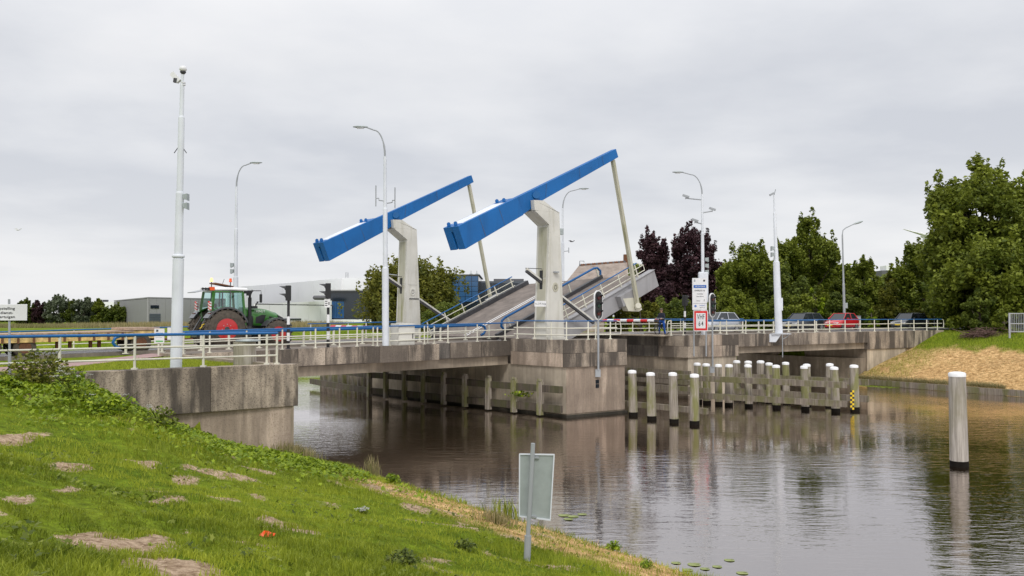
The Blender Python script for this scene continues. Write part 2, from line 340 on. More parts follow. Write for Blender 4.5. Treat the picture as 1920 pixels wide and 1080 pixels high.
def npmesh(name, vco, faces, mat, attrs=None, nverts=4, smooth=False):
    me = bpy.data.meshes.new(name); n = len(vco); f = len(faces)
    me.vertices.add(n); me.vertices.foreach_set('co', np.asarray(vco, np.float32).ravel())
    me.loops.add(f*nverts); me.loops.foreach_set('vertex_index', np.asarray(faces, np.int32).ravel())
    me.polygons.add(f); me.polygons.foreach_set('loop_start', np.arange(0, f*nverts, nverts, dtype=np.int32)); me.polygons.foreach_set('loop_total', np.full(f, nverts, np.int32))
    me.polygons.foreach_set('use_smooth', np.full(f, smooth)); me.update(calc_edges=True)
    for k, a in (attrs or {}).items(): q = me.attributes.new(k, 'FLOAT', 'POINT'); q.data.foreach_set('value', np.asarray(a, np.float32))
    me.materials.append(MATS[mat]); return me
def vnoise(x, y, s=1.0, seed=0):
    x = np.asarray(x)*s; y = np.asarray(y)*s; xi = np.floor(x).astype(int); yi = np.floor(y).astype(int); fx = x-xi; fy = y-yi
    fx = fx*fx*(3-2*fx); fy = fy*fy*(3-2*fy)
    def h(a, b): q = np.sin(a*127.1+b*311.7+seed*74.7)*43758.5453; return q-np.floor(q)
    return (h(xi, yi)*(1-fx)+h(xi+1, yi)*fx)*(1-fy)+(h(xi, yi+1)*(1-fx)+h(xi+1, yi+1)*fx)*fy
def fnoise(x, y, s=1.0, seed=0): return .55*vnoise(x, y, s, seed)+.3*vnoise(x, y, s*2.3, seed+1)+.15*vnoise(x, y, s*5.1, seed+2)
BARE = [(30, 822, 95, 26), (105, 882, 55, 13), (172, 911, 34, 6), (22, 937, 30, 6), (170, 1000, 24, 8), (310, 940, 26, 10), (330, 1062, 130, 24), (250, 1032, 60, 14), (520, 980, 40, 8), (60, 1075, 40, 8)]
BW = []
for px, py, a, b in BARE:
    p = gp(px, py); q = gp(px+a, py); r = gp(px, min(py+b, 1079)); r2 = gp(px, py-b)
    BW.append((p.x, p.y, abs(q.x-p.x), max(.12, abs(r2.y-r.y)/2)))
def masks(x, y):
    t = (x-OX)*NX+(y-OY)*NY; w = (x-OX)*DX+(y-OY)*DY; u = (x-Bx)*UX+(y-By)*UY; v = (x-Bx)*VX+(y-By)*VY
    dirt = np.zeros_like(x); nz = fnoise(x, y, 2.2, 5)
    for bx, by, a, b in BW:
        d = np.sqrt(((x-bx)/a)**2+((y-by)/b)**2); dirt = np.maximum(dirt, np.clip((1.12-d+(nz-.5)*1.8)*1.9, 0, 1))
    dirt = np.maximum(dirt, np.clip((fnoise(x, y, .9, 11)-.66)*6, 0, .6)*(v < -13)); dirt = np.maximum(dirt, np.clip((fnoise(x, y, 1.4, 17)-.60)*5, 0, .7)*np.exp(-((w-9.5)/3.5)**2)*(t < -2)*(t > -11))
    tau = -t; nz2 = fnoise(x, y, 1.3, 9)
    hay = np.clip(2.6-np.abs(tau-1.75+1.0*(nz2-.5))*1.3, 0, 1)*sstep(8, 11, w)*(nz2*2.2-.1).clip(0, 1)*(t < 5)
    tr = t-TR
    hr = sstep(-.1, .3, tr)*(1-sstep(8.2, 9.6, tr+(nz2-.5)*3))*(v < .4)
    hr = hr*np.clip(1.1-.5*(1-sstep(-7, -1.5, -v*-1.0 if False else -(v+8)+0*u))*(u < 46)*0, 0, 1)*(1-.42*sstep(-6, -1.5, v)*sstep(.5, 2, tr)*(nz2 > .3))
    hay = np.where(t > 20, np.clip(hr*(.85+.5*nz2), 0, 1), hay)
    return dirt, hay
mdirt, mhay = masks(vco[:, 0], vco[:, 1])
m, t, n, l, p = nt('ground'); p.inputs['Roughness'].default_value = 1; p.inputs['Specular IOR Level'].default_value = .1
wp = wcoord(t, kind='World'); g1 = noise(t, .35, 6, wp, .65); g2 = noise(t, 5, 5, wp, .7)
gc = ramp(t, g1.outputs[0], [(.3, (.085, .14, .008)), (.55, (.17, .23, .015)), (.75, (.27, .30, .03))])
gc = mixc(t, gc, ramp(t, g2.outputs[0], [(.3, (.45, .45, .4)), (.7, (1.35, 1.35, 1.3))]), 1.0, 'MULTIPLY')
h2 = noise(t, 3.2, 8, wp, .75); hc = ramp(t, h2.outputs[0], [(.34, (.20, .115, .045)), (.48, (.50, .32, .14)), (.64, (.82, .56, .28))])
dc = ramp(t, g2.outputs[0], [(.3, (.34, .24, .15)), (.7, (.66, .50, .36))])
ad = n.new('ShaderNodeAttribute'); ad.attribute_name = 'dirt'; ah = n.new('ShaderNodeAttribute'); ah.attribute_name = 'hay'
g3 = noise(t, 11, 6, wp, .75); dsum = n.new('ShaderNodeMath'); dsum.operation = 'ADD'; l.new(ad.outputs['Fac'], dsum.inputs[0]); l.new(g3.outputs[0], dsum.inputs[1]); c = mixc(t, gc, hc, ah.outputs['Fac']); dc = mixc(t, dc, ramp(t, g3.outputs[0], [(.4, (.5, .45, .4)), (.55, (1, 1, 1))]), 1.0, 'MULTIPLY'); c = mixc(t, c, dc, ramp(t, dsum.outputs[0], [(.74, (0, 0, 0)), (.86, (1, 1, 1))])); l.new(c, p.inputs['Base Color'])
bump(t, h2.outputs[0], .8, .12)
go = bpy.data.objects.new('ground', npmesh('ground', vco, quads, 'ground', {'dirt': mdirt, 'hay': mhay}, smooth=True)); COL.objects.link(go); tag(go, 'grassy canal banks and meadow with bare patches and mown straw', kind='structure')
# water
m, t, n, l, p = nt('water'); wp = wcoord(t, kind='World')
def wv(sx, sy, rot, scale, det, rough=.5):
    g = n.new('ShaderNodeNewGeometry'); mp = n.new('ShaderNodeMapping'); l.new(g.outputs['Position'], mp.inputs[0]); mp.inputs['Rotation'].default_value = (0, 0, rot); mp.inputs['Scale'].default_value = (sx, sy, 1)
    return noise(t, scale, det, mp.outputs[0], rough)
a = wv(.55, 1.5, .25, 1.5, 4, .6); b = wv(.5, 1.2, -.5, 5.0, 3); cpatch = wv(1, 1, 0, .09, 2)
am = ramp(t, cpatch.outputs[0], [(.42, (.22, .22, .22)), (.6, (1, 1, 1))])
hm = mixc(t, mixc(t, a.outputs[0], b.outputs[0], .22), am, 1.0, 'MULTIPLY')
bp = n.new('ShaderNodeBump'); bp.inputs['Strength'].default_value = .6; bp.inputs['Distance'].default_value = .05; l.new(hm, bp.inputs['Height'])
gl = n.new('ShaderNodeBsdfGlossy'); gl.inputs['Roughness'].default_value = .03; gl.inputs[0].default_value = (.96, .91, .89, 1); l.new(bp.outputs[0], gl.inputs['Normal'])
df = n.new('ShaderNodeBsdfDiffuse'); df.inputs[0].default_value = (.020, .012, .004, 1); l.new(bp.outputs[0], df.inputs['Normal'])
fr = n.new('ShaderNodeFresnel'); fr.inputs[0].default_value = 3.6; l.new(bp.outputs[0], fr.inputs['Normal'])
fm = n.new('ShaderNodeMath'); fm.operation = 'MULTIPLY'; fm.use_clamp = True; fm.inputs[1].default_value = 1.6; l.new(fr.outputs[0], fm.inputs[0]); mx = n.new('ShaderNodeMixShader'); l.new(fm.outputs[0], mx.inputs[0]); l.new(df.outputs[0], mx.inputs[1]); l.new(gl.outputs[0], mx.inputs[2]); l.new(mx.outputs[0], n['Material Output'].inputs[0])
wmb = MB(); wmb.add([(OX+a*NX+b*DX, OY+a*NY+b*DY, WAT) for a, b in ((-18, 95), (66, 95), (66, -400), (-18, -400))], [(0, 1, 2, 3)])
build('water', wmb, 'water', label='dark brown canal water with small ripples', kind='structure')
# ------------------------------------------------------------------ road, path, kerbs
def strip(u0, u1, v0, v1, dz, step=2.0, z=None, edge=.0):
    mb = MB(); k = max(1, int((u1-u0)/step)); us = [u0+(u1-u0)*i/k for i in range(k+1)]
    vs = [W(u, v, (zr(u) if z is None else z)+dz) for u in us for v in (v0, v1)]
    mb.add(vs, [(2*i, 2*i+2, 2*i+3, 2*i+1) for i in range(k)]); return mb
def slab(mb, u0, u1, v0, v1, dt, db, mat=None, step=2.5):
    k = max(1, int(abs(u1-u0)/step)); us = [u0+(u1-u0)*i/k for i in range(k+1)]
    rings = [[W(u, v0, zr(u)+db), W(u, v1, zr(u)+db), W(u, v1, zr(u)+dt), W(u, v0, zr(u)+dt)] for u in us]
    mb.loft(rings, mat, False); return mb
build('road', strip(-70, .3, 3.4, 9.2, .012), 'asphalt', label='grey asphalt road leading up to the open bridge', kind='structure')
build('road', strip(14.3, 130, 3.4, 9.2, .012), 'asphalt', label='asphalt road beyond the open bridge', kind='structure')
mb = MB()
for a, b in ((-70, .3), (14.3, 36)): slab(mb, a, b, 3.12, 3.4, .11, -.05)
build('kerb', mb, 'pavement', label='low concrete kerb between road and footpath', kind='structure')
mk = MB()
for v in (3.62, 9.0): 
    for a, b in ((-70, .2), (14.4, 120)): mk.add(strip(a, b, v, v+.14, .018).v, strip(a, b, v, v+.14, .018).f)
for v in (6.2, 6.45): 
    for a, b in ((-70, .2), (14.4, 120)): mk.add(strip(a, b, v, v+.1, .018).v, strip(a, b, v, v+.1, .018).f)
build('road_marking', mk, 'white', label='white painted road edge and centre lines', kind='structure')
pts = [(-70, -9.5, -6.5), (-40, -8.6, -5.6), (-30, -7.0, -4.0), (-24, -4.6, -2.0), (-21, -1.6, .6), (-18.9, .2, 2.8)]
mb = MB(); mb.add([W(u, v, zr(u)-.015) for u, a, b in pts for v in (a, b)], [(2*i, 2*i+2, 2*i+3, 2*i+1) for i in range(len(pts)-1)])
build('cycle_path', mb, 'pink_paving', label='pinkish paved cycle path curving to the bridge', kind='structure')
# ------------------------------------------------------------------ bridge: left span
sp1 = thing('bridge_span', W(-9, 0, -.8), 'left fixed concrete span of the bridge with coarse pebbled edge panels', 'bridge span')
slab(q := MB(), -18.9, -.02, .14, 12.6, 0, -.86); build('deck_slab', q, 'pavement', sp1)
slab(q := MB(), -18.9, -.03, .2, 12.4, -.862, -1.33); build('soffit_beam', q, 'smooth_concrete', sp1)
jl = [-18.9]+[upx(p, -.08) for p in (430, 500, 560, 611, 681)]
for i in range(len(jl)-1):
    slab(q := MB(), jl[i]+.012, jl[i+1]-.012, -.08, .135, .02, -.80, step=4); build('fascia_panel', q, ['aggregate', 'aggregate_b'][i % 2], sp1)
u1, u2, u3 = upx(681, -.08), upx(712, -.8), upx(824, -.8)
for i, (a, b, va, vb) in enumerate(((u1, u2, -.08, -.8), (u2, (u2+u3)/2-.1, -.8, -.8), ((u2+u3)/2-.1, u3, -.8, -.8))):
    q = MB(); a += .012; b -= .012
    q.add([W(a, va, zr(a)+.02), W(b, vb, zr(b)+.02), W(b, .13, zr(b)+.02), W(a, .13, zr(a)+.02), W(a, va, zr(a)-.80), W(b, vb, zr(b)-.80), W(b, .13, zr(b)-.80), W(a, .13, zr(a)-.80)],
          [(0, 1, 2, 3), (7, 6, 5, 4), (0, 4, 5, 1), (1, 5, 6, 2), (2, 6, 7, 3), (3, 7, 4, 0)]); build('fascia_panel', q, ['aggregate', 'aggregate_b', 'aggregate'][i], sp1)
jr = [upx(824, -.08), upx(845, -.08), upx(902, -.08), -.04]
for i in range(3): slab(q := MB(), jr[i]+.012, jr[i+1]-.012, [-.03, -.08, -.08][i], .135, .02, -.80, step=4); build('fascia_panel', q, ['aggregate_dark', 'aggregate_b', 'aggregate'][i], sp1)
# near pier
def wallbox(q, u0, u1, v0, v1, z0, z1, mat=None): return q.box(u0, u1, v0, v1, z0, z1, mat, W)
pr = thing('bridge_pier', W(2.2, -3, WAT), 'large concrete bridge pier carrying the two blue-beamed towers', 'bridge pier')
PV0 = -4.72
q = MB(); wallbox(q, .14, 4.33, PV0+.14, 17, -5, -1.40); build('core', q, 'smooth_concrete', pr)
q = MB(); wallbox(q, .10, 4.37, PV0+.10, PV0+.139, -3.86, -1.43); build('front_wall', q, 'pink_concrete', pr)
vv = [PV0+.14, -2.9, -.6, 2.5, 5.5, 8.5, 11.5, 17]
for i in range(7): q = MB(); wallbox(q, .09, .139, vv[i]+.008, vv[i+1]-.008, -3.86, -1.43); build('wall_panel', q, 'pale_concrete', pr)
q = MB(); wallbox(q, -.02, 4.47, PV0-.04, 17, -5, -3.93); build('footing', q, 'wet_concrete', pr)
q = MB(); wallbox(q, .30, 4.2, PV0+.3, .1, -1.39, -.03); wallbox(q, .30, 4.2, .1, 12.6, -1.39, -.75); build('cap', q, 'pavement', pr)
vj = [PV0, PV0+2.05, -.02]; uj = [0, 1.75, 4.45]
for zi, (za, zb) in enumerate(((-.685, 0), (-1.42, -.70))):
    for i in range(2):
        q = MB(); wallbox(q, 0, .29, vj[i]+(.3 if i == 0 else .01), vj[i+1]-.01, za, zb); build('band_panel', q, ['aggregate_b', 'pink_concrete'][zi], pr)
        q = MB(); wallbox(q, uj[i]+(0 if i == 0 else .01), uj[i+1]-.01 if i == 0 else 4.45, PV0, PV0+.29, za, zb); build('band_panel', q, 'aggregate', pr)
    q = MB(); wallbox(q, 4.21, 4.45, PV0+.3, 0, za, zb); build('band_panel', q, 'aggregate', pr)
q = MB(); a = pv(1117, 712, PV0+.09); b = pv(1123, 727, PV0+.09)
for i in (0, 1):
    for j in (0, 1): du = (b[0]-a[0]+.02)/2; dz = (a[1]-b[1]+.02)/2; wallbox(q, a[0]+i*du, a[0]+i*du+du-.03, PV0+.07, PV0+.098, b[1]+j*dz, b[1]+j*dz+dz-.03)
build('vent_grille', q, 'dark_glass', pr)
# far pier
fp = thing('bridge_pier', W(16, 0, WAT), 'right concrete bridge pier behind the VHF sign board', 'bridge pier')
FU0, FU1, FV = 13.8, 18.9, -.95
q = MB(); wallbox(q, FU0+.14, FU1-.12, FV+.14, 12, -5, -1.40); build('core', q, 'smooth_concrete', fp)
q = MB(); wallbox(q, FU0+.1, FU0+1.6, FV+.1, FV+.139, -3.9, -1.43); wallbox(q, FU0+1.63, FU1-.1, FV+.1, FV+.139, -3.9, -1.43); build('front_wall', q, 'pale_concrete', fp)
vv = [FV+.14, 1.6, 4.5, 7.5, 12]
for i in range(4):
    q = MB(); wallbox(q, FU0+.1, FU0+.139, vv[i]+.01, vv[i+1]-.01, -3.9, -1.43); build('wall_panel', q, 'smooth_concrete', fp)
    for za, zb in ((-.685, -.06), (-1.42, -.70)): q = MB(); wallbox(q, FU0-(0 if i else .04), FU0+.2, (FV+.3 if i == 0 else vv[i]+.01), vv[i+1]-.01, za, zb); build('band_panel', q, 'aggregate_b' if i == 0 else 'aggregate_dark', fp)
uj = [FU0-.04, FU0+1.9, FU0+3.4, FU1]
for za, zb in ((-.685, .02), (-1.42, -.70)):
    for i in range(3): q = MB(); wallbox(q, uj[i]+(.012 if i else 0), uj[i+1]-.012, FV, FV+.29, za, zb); build('band_panel', q, ['aggregate_b', 'pink_concrete', 'aggregate'][i], fp)
q = MB(); wallbox(q, FU0+.21, FU1-.02, FV+.3, 12.4, -1.39, 0); build('cap', q, 'pavement', fp)
q = MB(); wallbox(q, FU0-.9, FU0+.2, .6, 12, -.055, .03); build('deck_edge', q, 'pale_concrete', fp)
# right span and right abutment
sp2 = thing('bridge_span', W(28, 0, -.8), 'right fixed concrete span of the bridge beside the parked cars', 'bridge span')
slab(q := MB(), 18.92, 36.1, .14, 12.6, 0, -.86); build('deck_slab', q, 'pavement', sp2)
slab(q := MB(), 18.92, 36.1, .2, 12.4, -.862, -1.33); build('soffit_beam', q, 'smooth_concrete', sp2)
us = [18.92+i*17.2/6 for i in range(7)]
for i in range(6): slab(q := MB(), us[i]+.004, us[i+1]-.004, -.08, .135, .02, -.85); build('fascia_panel', q, ['aggregate_b', 'aggregate'][i % 2], sp2)
ab = thing('bridge_abutment', W(38, 0, WAT), 'right concrete bridge abutment buried in the straw covered bank', 'abutment')
q = MB(); wallbox(q, 36.3, 47, .1, 12.5, -5, -1.40); wallbox(q, 35.7, 36.3, .3, 12.5, -5, -2.1); build('core', q, 'smooth_concrete', ab)
q = MB(); wallbox(q, 36.25, 42.0, .06, .099, -4.8, -1.41); build('front_wall', q, 'pale_concrete', ab)
for a, b in ((36.15, 41.7), (41.72, 48.2)): q = MB(); wallbox(q, a, b, -.05, .25, -1.38, .02); build('fascia_panel', q, 'aggregate', ab)
q = MB(); wallbox(q, 36.15, 48.2, .26, 12.4, -1.39, -.01); build('cap', q, 'pavement', ab)
# wing wall of the near bank
A1, A2, A3 = pd(560, 1800/55.5, -.34), pd(118, 1800/65.8, -.34), pd(-160, 1800/71.5, -.36)
ww = thing('wing_wall', (A1+A2)/2+Vector((0, 0, -2)), 'long stained concrete wing wall at the grassy near bank', 'retaining wall')
dW = (A1-A2); dW.z = 0; dW.normalize(); nW = Vector((-dW.y, dW.x, 0))
def wseg(q, a, b, o0, o1, z0, z1): 
    q.add([p+nW*o+Vector((0, 0, z-p.z)) for z in (z0, z1) for p, o in ((a, o0), (b, o0), (b, o1), (a, o1))], [(0, 3, 2, 1), (4, 5, 6, 7), (0, 1, 5, 4), (1, 2, 6, 5), (2, 3, 7, 6), (3, 0, 4, 7)])
cuts = [A3, A2+dW*.6, A1-dW*3.1, A1]
for i in range(3): wseg(q := MB(), cuts[i]+dW*.006, cuts[i+1]-dW*.006, 0, .55, -1.75, -.34); build('wall_panel', q, 'aggregate', ww, bev=.02)
wseg(q := MB(), A3, A1-dW*.14, .07, .5, -6, -1.76); build('lower_wall', q, 'pink_concrete', ww)
E = W(-18.95, 0, 0); S = A1-dW*.16
q = MB(); q.add([(p.x+o, p.y, z) for z in (-6, -.36) for p, o in ((S, -.01), (E, 0), (E, -.5), (S, -.5))], [(0, 3, 2, 1), (4, 5, 6, 7), (0, 1, 5, 4), (1, 2, 6, 5), (2, 3, 7, 6), (3, 0, 4, 7)]); build('return_wall', q, 'smooth_concrete', ww)
q = MB(); wallbox(q, -19.6, -18.92, .0, 14, -6, -1.4); build('bearing_wall', q, 'smooth_concrete', ww)
# ------------------------------------------------------------------ lifting leaf
UH = .85; SL = math.atan(.435); SC, SS = math.cos(SL), math.sin(SL)
def LF(a, v, h=0): return W(UH+a*SC-h*SS, v, a*SS+h*SC)
def Lt(v): return (8.80-(v+1.6)/10.95*.80)/SC      # length of the leaf at v
lf = thing('bridge_leaf', W(UH, 4, 0), 'raised grey bridge deck leaf with blue and cream railings, tilted open', 'bridge deck')
def lbox(q, a0, a1, v0, v1, h0, h1, mat=None):
    vs = [LF((a if a < 90 else Lt(v)-(a-100)), v, h) for h in (h0, h1) for v in (v0, v1) for a in (a0, a1)]
    q.add(vs, [(0, 2, 3, 1), (4, 5, 7, 6), (0, 1, 5, 4), (2, 6, 7, 3), (0, 4, 6, 2), (1, 3, 7, 5)], mat)
lbox(q := MB(), 0, 100, 2.45, 9.05, -.12, 0); build('roadway', q, 'leaf_asphalt', lf)
lbox(q := MB(), 0, 100, -1.25, 2.2, -.12, 0); build('footway', q, 'leaf_asphalt', lf)
lbox(q := MB(), 0, 100.05, 2.2, 2.45, -.1, .22); build('kerb', q, 'dark_metal', lf)
lbox(q := MB(), 0, 100.05, 9.05, 9.35, -.15, .28); build('kerb', q, 'dark_metal', lf)
lbox(q := MB(), -.3, 99.6, -1.6, -1.25, -.95, .12); lbox(q, -.3, 99.6, -1.68, -1.2, .121, .15); build('girder', q, 'girder_grey', lf)
lbox(q := MB(), -.3, 100, 9.0, 9.3, -.95, -.16); lbox(q, -.3, 100, 2.0, 2.3, -.95, -.13); lbox(q, -.3, 100, 5.4, 5.7, -.95, -.13); build('girder', q, 'girder_grey', lf)
for k in range(5): lbox(q := MB(), .3+k*2.2, .5+k*2.2, -1.24, 8.99, -.7, -.13); build('cross_beam', q, 'girder_grey', lf)
for v in (5.55, 5.85): lbox(q := MB(), .2, 100.2, v, v+.1, .002, .008); build('painted_line', q, 'white', lf)
# brackets for the rods
def bracket(v0, v1, sgn):
    q = MB(); ar = 7.0
    lbox(q, ar-.75, ar+.75, min(v0, v1), max(v0, v1), -.75, -.1); build('rod_bracket', q, 'girder_grey', lf)
bracket(-1.61, -2.05, -1)
def rod_pt(): return pv(1196, 573, -2.28)
q = MB(); rb = rod_pt()
poly = [(pv(px, py, -2.0)) for px, py in ((1167, 560), (1186, 558), (1203, 580), (1197, 584), (1177, 583))]
q.prism(poly, lambda a, b, d: W(a, d, b), -2.06, -1.62); q.lathe(tuple(W(rb[0], -2.28, rb[1])), [(.17, -.22), (.17, .22)], 12, None, 'y'); build('pivot', q, 'rail_cream', lf)
# railings on the leaf
def leaf_rail(v, a0, a1, n, end_loop, big=False, name='railing'):
    top = MB(); r = .075 if big else .035; H = .85 if big else 1.0
    if big:
        pts = [LF(a0+.1, v, H-.75), LF(a0-.12, v, H-.62), LF(a0-.22, v, H-.35), LF(a0-.05, v, H-.08), LF(a0+.25, v, H)]+[LF(a1-.4, v, H), LF(a1-.1, v, H-.08), LF(a1+.08, v, H-.35), LF(a1-.02, v, H-.6)]
    else: pts = [LF(a0, v, H), LF(a1, v, H)]
    top.tube(pts, r, 8); o = build('top_rail', top, 'rail_blue', lf)
    for h in (() if big else (.35, .68)): build('rail', MB().tube([LF(a0, v, h), LF(a1+(.5 if end_loop else 0), v, h)], .028, 6), 'rail_cream', lf)
    if end_loop: build('end_rail', MB().tube([LF(a1, v, H), LF(a1+.5, v, .68), LF(a1+.5, v, .35)], .03, 6), 'rail_cream', lf)
    for i in range(n):
        a = a0+.4+(a1-a0-.6)*i/(n-1); w = .05 if big else .03
        q = MB(); lbox(q, a-w, a+w, v-.03, v+.03, .0, H-.03); lbox(q, a-.14, a+.14, v-.08, v+.08, .0, .03); build('post', q, 'rail_cream', lf)
leaf_rail(9.2, -.4, 7.6, 6, False); leaf_rail(-1.42, .5, 8.9, 6, True); leaf_rail(2.3, .75, 9.2, 4, False, True)
# ------------------------------------------------------------------ towers, balance beams, rods, rack bars
def fuv(a, b, d): return W(a, d, b)
VT = -2.8; WORLD_W = W
body = [pv(px, py, VT) for px, py in ((1058.5, 640), (1049, 400), (1041, 394), (1002.8, 394), (1030, 421.5), (1024, 640))]
head = [pv(px, py, VT) for px, py in ((1049, 400), (1019, 376), (1001, 375), (1002.8, 394), (1030, 421.5), (1049.3, 408))]
body[3] = (body[3][0], body[3][1]-.02)
def side(dv, wh):
    W = (lambda u, v, z=0: WORLD_W(u-.42*wh, v, z)); fuv = lambda a, b, d: W(a, d, b)
    ex = ['near', 'far'][wh]
    tw = thing('lift_tower', W(.8, VT+dv+.5, 0), ['cream steel bridge tower nearest the camera, beside the raised leaf', 'cream steel bridge tower behind the tall lamp post, partly before the round tree'][wh], 'bridge tower', 'towers of the drawbridge')
    q = MB(); q.prism(body, fuv, VT+dv, VT+dv+1.03); build('column', q, 'tower_paint', tw, bev=.015)
    hh = [(a, b) for a, b in head]
    for a in (0, .75): q = MB(); q.prism([(x, z+.002) for x, z in hh[:4]]+[(hh[0][0]-.01, hh[3][1])], fuv, VT+dv+a-.004, VT+dv+a+.28); build('cheek_plate', q, 'tower_paint', tw)
    q = MB(); zt = body[4][1]; uL0, uL1 = body[5][0], body[4][0]
    def le(z): return uL0+(uL1-uL0)*(z-body[5][1])/(zt-body[5][1])
    for (za, zb) in ((.9, 3.3), (3.35, zt-.1)):
        q.add([W(le(za)-.012, VT+dv+.17, za), W(le(za)-.012, VT+dv+.86, za), W(le(zb)-.012, VT+dv+.86, zb), W(le(zb)-.012, VT+dv+.17, zb), W(le(za)+.05, VT+dv+.17, za), W(le(za)+.05, VT+dv+.86, za), W(le(zb)+.05, VT+dv+.86, zb), W(le(zb)+.05, VT+dv+.17, zb)],
              [(0, 3, 2, 1), (0, 1, 5, 4), (1, 2, 6, 5), (2, 3, 7, 6), (3, 0, 4, 7)])
    build('side_plate', q, 'tower_green', tw)
    q = MB(); c = (le(3.3), VT+dv+.5)
    q.box(le(3.2)-.03, le(3.2)+.05, VT+dv+.42, VT+dv+.66, 2.5, 3.75, None, W); build('slot', q, 'black', tw)
    # front face details
    mid = (body[0][0]+body[5][0])/2
    for r_, t_ in ((.17, .015),):
        q = MB(); cc = W(mid, VT+dv-.02, 2.83)
        n_ = 20; ring = lambda rr, d: [W(mid+rr*math.cos(2*math.pi*k/n_), VT+dv-d, 2.83+rr*1.25*math.sin(2*math.pi*k/n_)) for k in range(n_)]
        q.loft([ring(.21, 0), ring(.21, .02), ring(.15, .03), ring(.14, .012)], None, False); build('vent_rosette', q, 'tower_green' if wh == 0 else 'tower_paint', tw)
        q = MB()
        for k in range(8): a = 2*math.pi*k/8; q.tube([W(mid+.09*math.cos(a), VT+dv-.035, 2.83+.11*math.sin(a)), W(mid+.09*math.cos(a), VT+dv+.0, 2.83+.11*math.sin(a))], .02, 6)
        build('vent_hole', q, 'black', tw)
    if wh == 0:
        q = MB(); q.loft([[W(mid+dx*s, VT-dd, 3.62+dz) for dx, dz in ((-.16, 0), (.16, 0), (.16, .07), (-.16, .07))] for s, dd in ((1, 0), (.9, .16), (.5, .22))], None, False); build('wall_lamp', q, 'galvanised', tw)
        a, b = pv(1002, 564, VT), pv(1023.5, 575, VT)
        q = MB(); q.box(a[0], b[0], VT-.03, VT-.003, b[1], a[1], None, W); pl = build('name_plate', q, 'white', tw)
        text('n.s. 2 M. hoog', .13, W((a[0]+b[0])/2, VT-.036, (a[1]+b[1])/2), (UX, UY, 0), (0, 0, 1), 'dark_metal', tw, .001)
    else:
        q = MB(); q.box(mid-.33, mid+.33, VT+dv-.02, VT+dv, 3.3, 4.3, None, W); build('hatch', q, 'tower_paint', tw)
        q = MB(); q.box(mid-.2, mid+.42, VT+dv-.02, VT+dv, .4, 2.35, None, W); build('door', q, 'tower_paint', tw)
        q = MB(); q.box(mid-.26, mid+.45, VT+dv-.05, VT+dv, 2.36, 2.42, None, W); build('door_cap', q, 'dark_metal', tw)
    q = MB(); q.box(body[5][0]-.05, body[0][0]+.05, VT+dv-.05, VT+dv+1.08, -.02, .12, None, W); build('base_plate', q, 'tower_paint', tw)
    # balance beam
    bm_ = thing('balance_beam', W(body[3][0], VT+dv+.5, 7), ['long blue balance beam with twin counterweights on the nearest tower', 'long blue balance beam crossing behind the lamp post on the farther tower'][wh], 'balance beam', 'balance beams of the drawbridge')
    VC = VT+dv+.52
    cw = [pv(px, py, VT-.15) for px, py in ((859, 424), (970, 370), (981.5, 403), (873, 467))]
    for s0, s1 in ((VC-.67, VC-.09), (VC+.09, VC+.67)): q = MB(); q.prism(cw, fuv, s0, s1); build('counterweight', q, 'blue_paint', bm_, bev=.012)
    arm = [pv(px, py, VT+.3) for px, py in ((964, 373), (1155.5, 279), (1160, 294.5), (1017, 376), (979, 404))]
    q = MB(); q.prism([(a, b) for a, b in arm], fuv, VC-.2, VC+.2); build('arm', q, 'blue_paint', bm_, bev=.01)
    q = MB(); d_ = (cw[1][0]-cw[0][0], cw[1][1]-cw[0][1]); q.prism([cw[0], cw[1], (cw[1][0]+.1, cw[1][1]-.25), (cw[0][0]+.1, cw[0][1]-.25)], fuv, VC-.088, VC+.088); build('tie_plate', q, 'rail_blue', bm_)
    q = MB(); cl = math.hypot(*d_); e_ = (d_[0]/cl, d_[1]/cl); nn = (-e_[1], e_[0])
    q.prism([(cw[0][0]+e_[0]*a+nn[0]*b, cw[0][1]+e_[1]*a+nn[1]*b) for a, b in ((.5, .0), (.62, .022), (cl-.8, .022), (cl-.7, .0))], fuv, VC-.45, VC+.5); build('cover_plate', q, 'white_pole', bm_)
    for fr_ in (.34, .67):
        q = MB(); a_ = (cw[0][0]+(cw[1][0]-cw[0][0])*fr_, cw[0][1]+(cw[1][1]-cw[0][1])*fr_); b_ = (cw[3][0]+(cw[2][0]-cw[3][0])*fr_, cw[3][1]+(cw[2][1]-cw[3][1])*fr_)
        q.bar(W(a_[0], VC-.672, a_[1]-.01), W(b_[0], VC-.672, b_[1]+.01), .035, .012, up=(VX, VY, 0)); build('weld_seam', q, 'beam_rust', bm_)
    for k_, (fa, fb) in enumerate(((1, 4),)):
        for fr_ in (.3, .62, .85):
            a_ = (arm[0][0]+(arm[1][0]-arm[0][0])*fr_, arm[0][1]+(arm[1][1]-arm[0][1])*fr_); b_ = (arm[3][0]+(arm[2][0]-arm[3][0])*((fr_-.27)/.73), arm[3][1]+(arm[2][1]-arm[3][1])*((fr_-.27)/.73)); q = MB(); q.bar(W(a_[0], VC-.203, a_[1]-.02), W(b_[0], VC-.203, b_[1]+.03), .03, .012, up=(VX, VY, 0)); build('weld_seam', q, 'beam_rust', bm_)
    for al in (.16, cl-.62):
        for vo in (-.3, .3):
            q = MB(); b0 = W(cw[0][0]+e_[0]*al+nn[0]*.12, VC+vo, cw[0][1]+e_[1]*al+nn[1]*.12)
            q.lathe(tuple(b0), [(.10, -.04), (.10, .04)], 10, None, 'y'); q.box(-.1, .1, -.04, .04, -.14, .0, None, lambda x, y, z: Vector((b0.x+x*UX, b0.y+y+x*UY, b0.z+z))); build('lifting_lug', q, 'blue_paint', bm_)
